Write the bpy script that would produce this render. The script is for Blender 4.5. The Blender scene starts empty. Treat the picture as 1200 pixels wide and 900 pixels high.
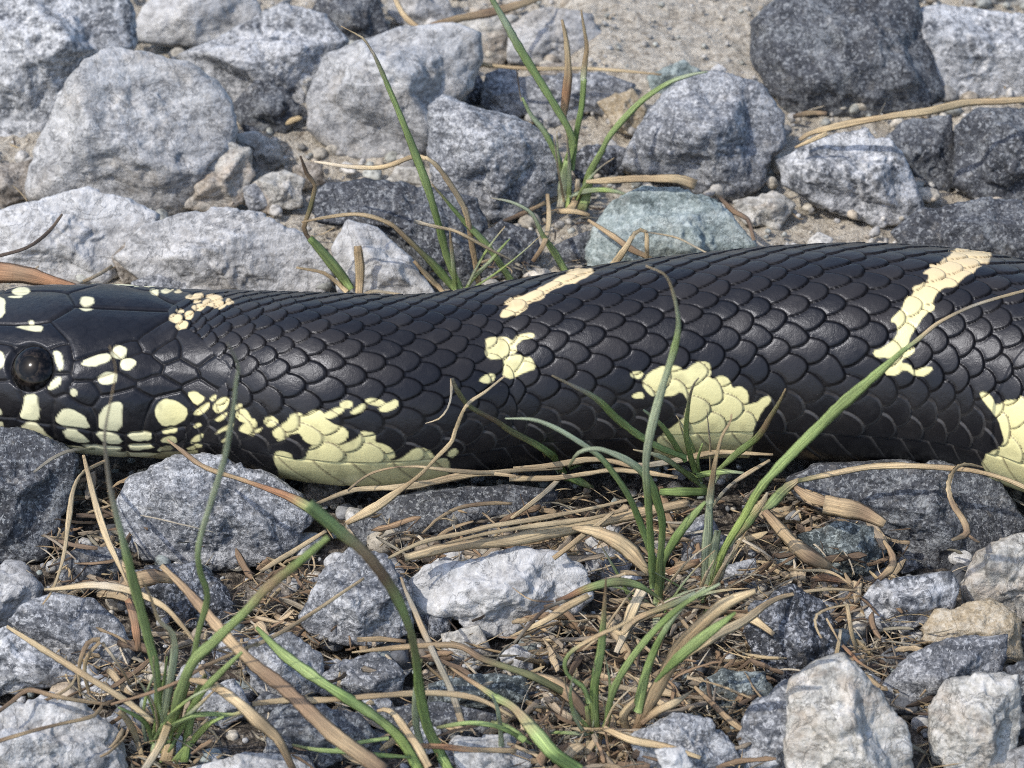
import bpy, bmesh, math, random
import numpy as np
from mathutils import Vector, Matrix

random.seed(7)
RNG = np.random.default_rng(7)
scene = bpy.context.scene
COL = scene.collection

# ------------------------------------------------------------------ camera
PITCH = math.radians(35.0)
DIST = 0.55                       # metres from the lens to the snake
FRAME = 0.19                      # width of the view at that distance
TARGET = np.array((0.0, 0.0, 0.012))
FWD = np.array((0.0, math.cos(PITCH), -math.sin(PITCH)))
RIGHT = np.array((1.0, 0.0, 0.0))
UP = np.array((0.0, math.sin(PITCH), math.cos(PITCH)))
EYE_POINT = TARGET - DIST * FWD
S = FRAME / 1200.0                # metres per photograph pixel at DIST

cam_data = bpy.data.cameras.new("camera")
cam = bpy.data.objects.new("camera", cam_data)
COL.objects.link(cam)
scene.camera = cam
cam.location = EYE_POINT
cam.rotation_euler = (math.radians(90) - PITCH, 0, 0)
cam_data.sensor_width = 36.0
cam_data.lens = 36.0 * DIST / FRAME
cam_data.clip_start = 0.01
cam_data.clip_end = 200.0
cam_data.dof.use_dof = True
cam_data.dof.focus_distance = DIST - 0.022
cam_data.dof.aperture_fstop = 46.0

# ------------------------------------------------------------------ light
SUN_TO = Vector((-0.54, -0.30, 0.79)).normalized()      # direction towards the sun
elev = math.asin(SUN_TO.z)
azim = math.atan2(SUN_TO.x, SUN_TO.y)
world = bpy.data.worlds.new("World")
scene.world = world
world.use_nodes = True
wn = world.node_tree
wn.nodes.clear()
wo = wn.nodes.new("ShaderNodeOutputWorld")
wb = wn.nodes.new("ShaderNodeBackground")
ws = wn.nodes.new("ShaderNodeTexSky")
ws.sky_type = 'NISHITA'
ws.sun_disc = False
ws.sun_elevation = elev
ws.sun_rotation = azim
ws.air_density = 1.0
ws.dust_density = 1.6
wb.inputs["Strength"].default_value = 0.15
wn.links.new(ws.outputs["Color"], wb.inputs["Color"])
wn.links.new(wb.outputs["Background"], wo.inputs["Surface"])

sun_data = bpy.data.lights.new("sun", 'SUN')
sun_data.energy = 2.0
sun_data.angle = math.radians(0.55)
sun_data.color = (1.0, 0.95, 0.87)
sun = bpy.data.objects.new("sun", sun_data)
COL.objects.link(sun)
sun.rotation_euler = (-SUN_TO).to_track_quat('-Z', 'Y').to_euler()
sun.location = SUN_TO * 3.0

scene.view_settings.view_transform = 'Standard'
scene.view_settings.look = 'None'
scene.view_settings.exposure = 0.74
scene.view_settings.gamma = 1.0
scene.cycles.use_denoising = False
scene.cycles.filter_width = 1.0

# ------------------------------------------------------------------ helpers
def ray(px, py):
    """Viewing ray of a photograph pixel (1200 x 900); works on arrays."""
    px = np.asarray(px, float); py = np.asarray(py, float)
    k = S / DIST
    return FWD + (px[..., None] - 600) * k * RIGHT - (py[..., None] - 450) * k * UP

def on_height(px, py, z):
    d = ray(px, py)
    t = (np.asarray(z, float) - EYE_POINT[2]) / d[..., 2]
    return EYE_POINT + t[..., None] * d

def to_px(P):
    q = P - EYE_POINT
    w = q @ FWD
    return 600 + (q @ RIGHT) / w * DIST / S, 450 - (q @ UP) / w * DIST / S

def _hash(i, j, k, seed):
    h = (i * 374761393 + j * 668265263 + k * 2147483647 + seed * 1274126177) & 0xFFFFFFFF
    h = ((h ^ (h >> 13)) * 1274126177) & 0xFFFFFFFF
    h = ((h ^ (h >> 16)) * 2246822519) & 0xFFFFFFFF
    return ((h ^ (h >> 15)) & 0xFFFFFF) / float(0xFFFFFF)

def noise3(P, seed=0):
    """Smooth value noise in -1..1 for an (n,3) array."""
    f = np.floor(P).astype(np.int64)
    t = P - f
    t = t * t * t * (t * (t * 6 - 15) + 10)
    out = 0
    for a in (0, 1):
        wa = t[:, 0] if a else 1 - t[:, 0]
        for b in (0, 1):
            wb_ = t[:, 1] if b else 1 - t[:, 1]
            for c in (0, 1):
                wc = t[:, 2] if c else 1 - t[:, 2]
                out = out + wa * wb_ * wc * _hash(f[:, 0] + a, f[:, 1] + b, f[:, 2] + c, seed)
    return out * 2 - 1

def fbm(P, seed=0, octaves=3, gain=0.5):
    v = 0; a = 1.0; n = 0
    for o in range(octaves):
        v = v + a * noise3(P * (2.03 ** o) + 17.3 * o, seed + o)
        n += a; a *= gain
    return v / n

def fast_mesh(name, verts, faces, smooth=True, colors=None, vec=None):
    verts = np.asarray(verts, np.float32); faces = np.asarray(faces, np.int32)
    k = faces.shape[1]
    me = bpy.data.meshes.new(name)
    me.vertices.add(len(verts)); me.vertices.foreach_set("co", verts.ravel())
    me.loops.add(faces.size); me.loops.foreach_set("vertex_index", faces.ravel())
    me.polygons.add(len(faces))
    me.polygons.foreach_set("loop_start", np.arange(0, faces.size, k, dtype=np.int32))
    me.polygons.foreach_set("loop_total", np.full(len(faces), k, np.int32))
    me.polygons.foreach_set("use_smooth", np.full(len(faces), smooth, bool))
    if colors is not None:
        at = me.attributes.new("pigment", 'FLOAT_COLOR', 'POINT')
        c4 = np.ones((len(verts), 4), np.float32); c4[:, :colors.shape[1]] = colors
        at.data.foreach_set("color", c4.ravel())
    if vec is not None:
        at = me.attributes.new("strand", 'FLOAT_VECTOR', 'POINT')
        at.data.foreach_set("vector", np.asarray(vec, np.float32).ravel())
    me.update(calc_edges=True)
    return me

def link(name, me, mat, parent=None, loc=None, label=None, category=None, group=None, kind=None):
    o = bpy.data.objects.new(name, me)
    COL.objects.link(o)
    if mat is not None and me is not None:
        me.materials.append(mat)
    if loc is not None: o.location = loc
    if parent is not None: o.parent = parent
    if label: o["label"] = label
    if category: o["category"] = category
    if group: o["group"] = group
    if kind: o["kind"] = kind
    return o

_ico = {}
def ico(sub):
    if sub not in _ico:
        bm = bmesh.new()
        bmesh.ops.create_icosphere(bm, subdivisions=sub, radius=1.0)
        v = np.array([x.co[:] for x in bm.verts]); f = np.array([[x.index for x in q.verts] for q in bm.faces], np.int32)
        bm.free()
        v /= np.linalg.norm(v, axis=1)[:, None]
        _ico[sub] = (v, f)
    return _ico[sub]

def inside(poly, x, y):
    poly = np.asarray(poly, float); r = np.zeros(x.shape, bool)
    n = len(poly)
    for i in range(n):
        x0, y0 = poly[i]; x1, y1 = poly[(i + 1) % n]
        if y0 == y1: continue
        c = ((y0 > y) != (y1 > y)) & (x < (x1 - x0) * (y - y0) / (y1 - y0) + x0)
        r ^= c
    return r

def edge_dist(poly, x, y):
    poly = np.asarray(poly, float); d = np.full(x.shape, 1e9); n = len(poly)
    for i in range(n):
        a = poly[i]; b = poly[(i + 1) % n]; ab = b - a
        L = (ab ** 2).sum() + 1e-9
        t = np.clip(((x - a[0]) * ab[0] + (y - a[1]) * ab[1]) / L, 0, 1)
        d = np.minimum(d, np.hypot(x - a[0] - t * ab[0], y - a[1] - t * ab[1]))
    return d

def smooth01(x):
    x = np.clip(x, 0, 1); return x * x * (3 - 2 * x)

def round_poly(poly, n=2):
    p = np.asarray(poly, float)
    for _ in range(n):
        q = np.roll(p, -1, 0)
        p = np.stack((0.75 * p + 0.25 * q, 0.25 * p + 0.75 * q), 1).reshape(-1, 2)
    return p

# ------------------------------------------------------------------ materials
def new_mat(name):
    m = bpy.data.materials.new(name); m.use_nodes = True
    nt = m.node_tree
    return m, nt, nt.nodes, nt.links, nt.nodes["Principled BSDF"]

def ramp(nodes, stops, interp='LINEAR'):
    r = nodes.new("ShaderNodeValToRGB"); cr = r.color_ramp; cr.interpolation = interp
    while len(cr.elements) < len(stops): cr.elements.new(0.5)
    for e, (p, c) in zip(cr.elements, stops):
        e.position = p; e.color = (*c, 1) if len(c) == 3 else c
    return r

def tex_noise(nt, vec, scale, detail=4, rough=0.6, dist=0.0):
    n = nt.nodes.new("ShaderNodeTexNoise")
    n.inputs["Scale"].default_value = scale; n.inputs["Detail"].default_value = detail
    n.inputs["Roughness"].default_value = rough; n.inputs["Distortion"].default_value = dist
    nt.links.new(vec, n.inputs["Vector"])
    return n.outputs["Fac"]

def mixc(nt, fac, a, b, mode='MIX'):
    m = nt.nodes.new("ShaderNodeMix"); m.data_type = 'RGBA'; m.blend_type = mode
    for sock, v in ((m.inputs[0], fac), (m.inputs[6], a), (m.inputs[7], b)):
        if isinstance(v, (int, float)): sock.default_value = v
        elif isinstance(v, tuple): sock.default_value = (*v, 1)
        else: nt.links.new(v, sock)
    return m.outputs[2]

def math_n(nt, op, a, b=0.0):
    m = nt.nodes.new("ShaderNodeMath"); m.operation = op
    for s, v in zip(m.inputs, (a, b)):
        if isinstance(v, (int, float)): s.default_value = v
        else: nt.links.new(v, s)
    return m.outputs[0]

def rock_material(name, dark, mid, light, patch=None, patch_amt=0.0, vein=0.0, fleck=0.5, contrast=1.0, rough=0.82, bump=0.55, grain=1.0, streak=False):
    """Crystalline rock: broad patches, salt and pepper grains, mica flecks, optional stain and veins."""
    m, nt, N, L, bsdf = new_mat(name)
    tc = N.new("ShaderNodeTexCoord"); oi = N.new("ShaderNodeObjectInfo")
    comb = N.new("ShaderNodeCombineXYZ")
    L.new(math_n(nt, 'MULTIPLY', oi.outputs["Random"], 3.1), comb.inputs[0])
    L.new(math_n(nt, 'MULTIPLY', oi.outputs["Random"], 1.7), comb.inputs[1])
    add = N.new("ShaderNodeVectorMath"); add.operation = 'ADD'
    L.new(tc.outputs["Object"], add.inputs[0]); L.new(comb.outputs[0], add.inputs[1])
    V = add.outputs[0]
    st = N.new("ShaderNodeMapping"); st.inputs["Rotation"].default_value = (0.5, 0.3, 0.6); st.inputs["Scale"].default_value = (0.45, 1.0, 2.6) if streak else (1, 1, 1)
    L.new(V, st.inputs["Vector"])
    broad = tex_noise(nt, st.outputs[0], 105, 6, 0.66, 1.2)
    grains = tex_noise(nt, V, 620 * grain, 4, 0.75, 0.3)
    fine = tex_noise(nt, V, 1700 * grain, 2, 0.7)
    s = math_n(nt, 'ADD', math_n(nt, 'MULTIPLY', broad, 2.1), math_n(nt, 'ADD', math_n(nt, 'MULTIPLY', grains, 1.0), math_n(nt, 'MULTIPLY', fine, 0.95)))
    s = math_n(nt, 'DIVIDE', s, 4.05)
    w = 0.105 / contrast
    r = ramp(N, [(0.5 - w, dark), (0.5, mid), (0.5 + w, light)])
    L.new(s, r.inputs[0]); col = r.outputs[0]
    # mica / dark mineral flecks and bright crystals
    n1 = tex_noise(nt, V, 1250 * grain, 3, 0.65, 0.6)
    off = N.new("ShaderNodeVectorMath"); off.operation = 'ADD'; L.new(V, off.inputs[0]); off.inputs[1].default_value = (0.37, 0.11, 0.23)
    n2 = tex_noise(nt, off.outputs[0], 1050 * grain, 3, 0.65, 0.6)
    fd = ramp(N, [(0.535, (0, 0, 0)), (0.565, (1, 1, 1))]); L.new(n1, fd.inputs[0])
    fl = ramp(N, [(0.555, (0, 0, 0)), (0.585, (1, 1, 1))]); L.new(n2, fl.inputs[0])
    col = mixc(nt, math_n(nt, 'MULTIPLY', fd.outputs[0], fleck), col, tuple(0.5 * x for x in dark))
    col = mixc(nt, math_n(nt, 'MULTIPLY', fl.outputs[0], fleck), col, tuple(min(0.75, 1.2 * x) for x in light))
    if vein:
        wv = N.new("ShaderNodeTexWave"); wv.inputs["Scale"].default_value = 60; wv.inputs["Distortion"].default_value = 14
        wv.inputs["Detail"].default_value = 4; wv.inputs["Detail Scale"].default_value = 2.0
        L.new(V, wv.inputs["Vector"])
        vr = ramp(N, [(0.55, (0, 0, 0)), (0.95, (1, 1, 1))]); L.new(wv.outputs["Fac"], vr.inputs[0])
        col = mixc(nt, math_n(nt, 'MULTIPLY', vr.outputs[0], vein), col, tuple(min(0.7, 1.2 * x) for x in light))
    if patch:
        pn = tex_noise(nt, V, 85, 4, 0.6, 0.6)
        pr = ramp(N, [(0.5, (0, 0, 0)), (0.68, (1, 1, 1))]); L.new(pn, pr.inputs[0])
        col = mixc(nt, math_n(nt, 'MULTIPLY', pr.outputs[0], patch_amt), col, patch)
    # hairline cracks
    cn = tex_noise(nt, V, 105, 7, 0.62, 0.9)
    cd = math_n(nt, 'ABSOLUTE', math_n(nt, 'SUBTRACT', cn, 0.5))
    ck = ramp(N, [(0.0, (1, 1, 1)), (0.012, (0, 0, 0))]); L.new(cd, ck.inputs[0])
    col = mixc(nt, math_n(nt, 'MULTIPLY', ck.outputs[0], 0.55), col, tuple(0.6 * x for x in dark))
    # dusty grit in the pits
    dn = tex_noise(nt, V, 300, 6, 0.7)
    dr = ramp(N, [(0.56, (0, 0, 0)), (0.72, (1, 1, 1))]); L.new(dn, dr.inputs[0])
    col = mixc(nt, math_n(nt, 'MULTIPLY', dr.outputs[0], 0.28), col, (0.40, 0.36, 0.30))
    L.new(col, bsdf.inputs["Base Color"])
    bsdf.inputs["Roughness"].default_value = rough
    rr = ramp(N, [(0.0, (rough,) * 3), (1.0, (rough - 0.35,) * 3)]); L.new(fl.outputs[0], rr.inputs[0])
    L.new(rr.outputs[0], bsdf.inputs["Roughness"])
    bp = N.new("ShaderNodeBump"); bp.inputs["Strength"].default_value = bump; bp.inputs["Distance"].default_value = 0.0009
    hb = math_n(nt, 'ADD', math_n(nt, 'MULTIPLY', grains, 0.9), math_n(nt, 'MULTIPLY', fine, 0.5))
    hb = math_n(nt, 'ADD', hb, math_n(nt, 'MULTIPLY', dn, 0.8))
    hb = math_n(nt, 'SUBTRACT', hb, math_n(nt, 'MULTIPLY', ck.outputs[0], 0.35))
    L.new(hb, bp.inputs["Height"]); L.new(bp.outputs[0], bsdf.inputs["Normal"])
    return m

ROCK = {
    'pale':  rock_material("pale_granite", (0.11, 0.11, 0.112), (0.305, 0.303, 0.298), (0.52, 0.515, 0.505), streak=True, patch=(0.40, 0.35, 0.28), patch_amt=0.35, fleck=0.22, grain=0.75, vein=0.15),
    'white': rock_material("white_quartz", (0.22, 0.215, 0.21), (0.42, 0.415, 0.405), (0.60, 0.595, 0.58), streak=True, vein=0.3, contrast=0.8, fleck=0.12, grain=0.6),
    'grey':  rock_material("grey_granite", (0.055, 0.06, 0.07), (0.20, 0.205, 0.215), (0.46, 0.465, 0.47), streak=True, contrast=1.05, fleck=0.5),
    'mixed': rock_material("mottled_gneiss", (0.05, 0.055, 0.065), (0.23, 0.235, 0.24), (0.56, 0.56, 0.56), streak=True, contrast=1.25, fleck=0.4, grain=0.8, vein=0.35),
    'dark':  rock_material("dark_diorite", (0.018, 0.020, 0.025), (0.068, 0.072, 0.082), (0.25, 0.26, 0.265), fleck=0.6, grain=1.15, contrast=0.9),
    'black': rock_material("blackish_schist", (0.008, 0.009, 0.012), (0.034, 0.038, 0.047), (0.30, 0.31, 0.33), contrast=0.85, rough=0.6, fleck=0.65),
    'green': rock_material("green_schist", (0.09, 0.115, 0.11), (0.235, 0.28, 0.27), (0.44, 0.49, 0.47), streak=True, contrast=1.0, patch=(0.26, 0.26, 0.20), patch_amt=0.3, fleck=0.3, grain=0.8),
    'dgreen': rock_material("dark_greenstone", (0.018, 0.026, 0.027), (0.085, 0.10, 0.10), (0.32, 0.36, 0.35), fleck=0.6, contrast=0.95),
    'tan':   rock_material("tan_sandstone", (0.20, 0.15, 0.085), (0.37, 0.30, 0.20), (0.50, 0.45, 0.36), fleck=0.35, contrast=0.9),
    'cream': rock_material("cream_granite", (0.15, 0.14, 0.125), (0.36, 0.345, 0.305), (0.57, 0.55, 0.51), streak=True, patch=(0.40, 0.29, 0.19), patch_amt=0.45, fleck=0.22, grain=0.7, vein=0.15),
    'brown': rock_material("brownish_rock", (0.09, 0.075, 0.06), (0.23, 0.20, 0.165), (0.40, 0.365, 0.32), fleck=0.4),
}

def strand_material(name, rough=0.6, transl=0.25, spots=0.35, midrib=0.0):
    """Grass and straw: pigment attribute, long fibres, blemishes, a little translucency."""
    m, nt, N, L, bsdf = new_mat(name)
    at = N.new("ShaderNodeAttribute"); at.attribute_name = "pigment"
    sv = N.new("ShaderNodeAttribute"); sv.attribute_name = "strand"
    mp = N.new("ShaderNodeMapping"); mp.inputs["Scale"].default_value = (11, 0.14, 1)
    L.new(sv.outputs["Vector"], mp.inputs["Vector"])
    st = tex_noise(nt, mp.outputs[0], 1.0, 3, 0.6)
    mp2 = N.new("ShaderNodeMapping"); mp2.inputs["Scale"].default_value = (2.5, 0.9, 1)
    L.new(sv.outputs["Vector"], mp2.inputs["Vector"])
    bl = tex_noise(nt, mp2.outputs[0], 1.0, 4, 0.7)
    mp3 = N.new("ShaderNodeMapping"); mp3.inputs["Scale"].default_value = (34, 0.10, 1)
    L.new(sv.outputs["Vector"], mp3.inputs["Vector"])
    vn = tex_noise(nt, mp3.outputs[0], 1.0, 2, 0.5)
    st = math_n(nt, 'ADD', math_n(nt, 'MULTIPLY', st, 0.5), math_n(nt, 'MULTIPLY', vn, 0.5))
    r1 = ramp(N, [(0.36, (0.5,) * 3), (0.5, (1, 1, 1)), (0.64, (1.5, 1.47, 1.40))]); L.new(st, r1.inputs[0])
    col = mixc(nt, 1.0, at.outputs["Color"], r1.outputs[0], 'MULTIPLY')
    sz = N.new("ShaderNodeSeparateXYZ"); L.new(sv.outputs["Vector"], sz.inputs[0])
    mid = ramp(N, [(0.0, (1, 1, 1)), (0.14, (0, 0, 0))]); L.new(math_n(nt, 'ABSOLUTE', sz.outputs[2]), mid.inputs[0])
    col = mixc(nt, math_n(nt, 'MULTIPLY', mid.outputs[0], midrib), col, mixc(nt, 1.0, col, (1.7, 1.6, 1.6), 'MULTIPLY'))
    r2 = ramp(N, [(0.60, (0, 0, 0)), (0.70, (1, 1, 1))]); L.new(bl, r2.inputs[0])
    dk = mixc(nt, 1.0, col, (0.62, 0.50, 0.40), 'MULTIPLY')
    col = mixc(nt, math_n(nt, 'MULTIPLY', r2.outputs[0], spots), col, dk)
    L.new(col, bsdf.inputs["Base Color"])
    bsdf.inputs["Roughness"].default_value = rough
    bp = N.new("ShaderNodeBump"); bp.inputs["Strength"].default_value = 0.7; bp.inputs["Distance"].default_value = 0.0004
    L.new(st, bp.inputs["Height"]); L.new(bp.outputs[0], bsdf.inputs["Normal"])
    tr = N.new("ShaderNodeBsdfTranslucent"); L.new(col, tr.inputs["Color"])
    mx = N.new("ShaderNodeMixShader"); mx.inputs[0].default_value = transl
    out = N["Material Output"]
    L.new(bsdf.outputs[0], mx.inputs[1]); L.new(tr.outputs[0], mx.inputs[2]); L.new(mx.outputs[0], out.inputs["Surface"])
    return m
MAT_GRASS = strand_material("grass_blade", 0.5, 0.22, 0.45, 0.6)
MAT_STRAW = strand_material("dry_straw", 0.75, 0.10, 0.6)

def grit_material():
    m, nt, N, L, bsdf = new_mat("grit")
    at = N.new("ShaderNodeAttribute"); at.attribute_name = "pigment"
    tc = N.new("ShaderNodeTexCoord")
    g = tex_noise(nt, tc.outputs["Object"], 900, 4, 0.75)
    r = ramp(N, [(0.34, (0.35,) * 3), (0.5, (1, 1, 1)), (0.66, (1.35, 1.35, 1.35))]); L.new(g, r.inputs[0])
    L.new(mixc(nt, 1.0, at.outputs["Color"], r.outputs[0], 'MULTIPLY'), bsdf.inputs["Base Color"])
    bsdf.inputs["Roughness"].default_value = 0.85
    bp = N.new("ShaderNodeBump"); bp.inputs["Strength"].default_value = 0.4; bp.inputs["Distance"].default_value = 0.0006
    L.new(g, bp.inputs["Height"]); L.new(bp.outputs[0], bsdf.inputs["Normal"])
    return m
MAT_GRIT = grit_material()

def soil_material():
    m, nt, N, L, bsdf = new_mat("gritty_soil")
    tc = N.new("ShaderNodeTexCoord"); V = tc.outputs["Object"]
    a = tex_noise(nt, V, 420, 5, 0.75, 0.3); b = tex_noise(nt, V, 60, 4, 0.6); c = tex_noise(nt, V, 1500, 3, 0.7)
    s = math_n(nt, 'ADD', math_n(nt, 'MULTIPLY', a, 0.6), math_n(nt, 'MULTIPLY', c, 0.4))
    sand = ramp(N, [(0.38, (0.15, 0.125, 0.095)), (0.48, (0.40, 0.355, 0.285)), (0.60, (0.62, 0.57, 0.48))]); L.new(s, sand.inputs[0])
    soil = ramp(N, [(0.40, (0.022, 0.018, 0.014)), (0.5, (0.10, 0.082, 0.064)), (0.60, (0.33, 0.29, 0.24))]); L.new(s, soil.inputs[0])
    sep = N.new("ShaderNodeSeparateXYZ"); L.new(V, sep.inputs[0])
    y = math_n(nt, 'ADD', sep.outputs[1], math_n(nt, 'MULTIPLY', math_n(nt, 'SUBTRACT', b, 0.5), 0.05))
    yr = N.new("ShaderNodeMapRange"); yr.inputs["From Min"].default_value = 0.0; yr.inputs["From Max"].default_value = 0.045
    L.new(y, yr.inputs["Value"])
    L.new(mixc(nt, yr.outputs[0], soil.outputs[0], sand.outputs[0]), bsdf.inputs["Base Color"])
    bsdf.inputs["Roughness"].default_value = 0.95
    bp = N.new("ShaderNodeBump"); bp.inputs["Strength"].default_value = 0.9; bp.inputs["Distance"].default_value = 0.0026
    L.new(s, bp.inputs["Height"]); L.new(bp.outputs[0], bsdf.inputs["Normal"])
    return m
MAT_SOIL = soil_material()

# ------------------------------------------------------------------ ground
def make_ground():
    def axis(lo, hi, step, far):
        a = list(np.arange(lo, hi + step * .5, step))
        g, p = step, a[-1]
        while p < far: g *= 1.5; p += g; a.append(p)
        g, p = step, a[0]; b = []
        while p > -far: g *= 1.5; p -= g; b.append(p)
        return np.array(b[::-1] + a)
    xs = axis(-0.15, 0.15, 0.0011, 60.0); ys = axis(-0.15, 0.25, 0.0011, 60.0)
    X, Y = np.meshgrid(xs, ys)
    P = np.stack((X.ravel(), Y.ravel(), np.zeros(X.size)), 1)
    near = np.exp(-((P[:, 0] / 0.5) ** 2 + (P[:, 1] / 0.6) ** 2))
    z = (0.0022 * fbm(P * 45, 3, 2) + 0.0017 * fbm(P * 240, 5, 3, 0.7)) * near - 0.0012
    sx, sy = to_px(P + np.array((0, 0, 0.004)))
    bank = smooth01((150 - edge_dist([(690, -60), (900, -60), (885, 90), (760, 85), (700, 60)], sx, sy) * (1 - inside([(690, -60), (900, -60), (885, 90), (760, 85), (700, 60)], sx, sy)) * 3) / 150)
    z = z + 0.006 * bank * near
    P[:, 2] = z
    nx, ny = len(xs), len(ys)
    i = np.arange(nx * ny).reshape(ny, nx)
    F = np.stack((i[:-1, :-1], i[:-1, 1:], i[1:, 1:], i[1:, :-1]), -1).reshape(-1, 4)
    link("ground", fast_mesh("ground", P, F), MAT_SOIL, kind="structure")
make_ground()

# ------------------------------------------------------------------ the snake
# top and bottom outline of the visible body, photograph pixels, from snout to where it leaves the frame
OUT = np.array([
    (-92, 398, 436), (-84, 378, 452), (-70, 364, 466), (-50, 351, 480), (-20, 341, 496), (0, 338, 503), (30, 335, 510), (60, 333.5, 518), (100, 333, 527), (150, 336, 533),
    (200, 339.5, 537), (250, 341, 541), (300, 342, 549), (340, 343, 558), (380, 344.5, 565), (420, 346, 568), (460, 347, 567),
    (500, 346, 563), (540, 342, 556), (580, 335, 549), (620, 328, 546), (660, 321, 544), (700, 314, 542), (750, 307, 539),
    (800, 301, 536.5), (850, 296, 535), (900, 291, 535.5), (950, 288, 538), (1000, 286.5, 541), (1050, 288, 544),
    (1100, 292, 549), (1150, 299, 557), (1200, 309, 569), (1250, 321, 584), (1300, 336, 602), (1350, 354, 620)], float)
HEADNESS_X = np.array([-95, 120, 200, 300, 2000]); HEADNESS = np.array([1, 1, 0.8, 0, 0])

def spline(xk, yk, x):
    """Catmull-Rom through (xk, yk), xk increasing."""
    xk = np.asarray(xk, float); yk = np.asarray(yk, float)
    m = np.gradient(yk, xk)
    i = np.clip(np.searchsorted(xk, x) - 1, 0, len(xk) - 2)
    h = xk[i + 1] - xk[i]; t = (x - xk[i]) / h
    return ((2*t**3 - 3*t**2 + 1) * yk[i] + (t**3 - 2*t**2 + t) * h * m[i] + (-2*t**3 + 3*t**2) * yk[i+1] + (t**3 - t**2) * h * m[i+1])

def cross_section(phi, head):
    """Unit outline: q across (away from the camera), z up."""
    b = 0.96 - 0.20 * head
    n = 2.0 + 0.25 * head
    c, s = np.cos(phi), np.sin(phi)
    q = -np.sign(c) * np.abs(c) ** (2 / n); z = np.sign(s) * np.abs(s) ** (2 / n) * b
    z = np.where(z < 0, z * 0.93, z)
    return q, z

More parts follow.
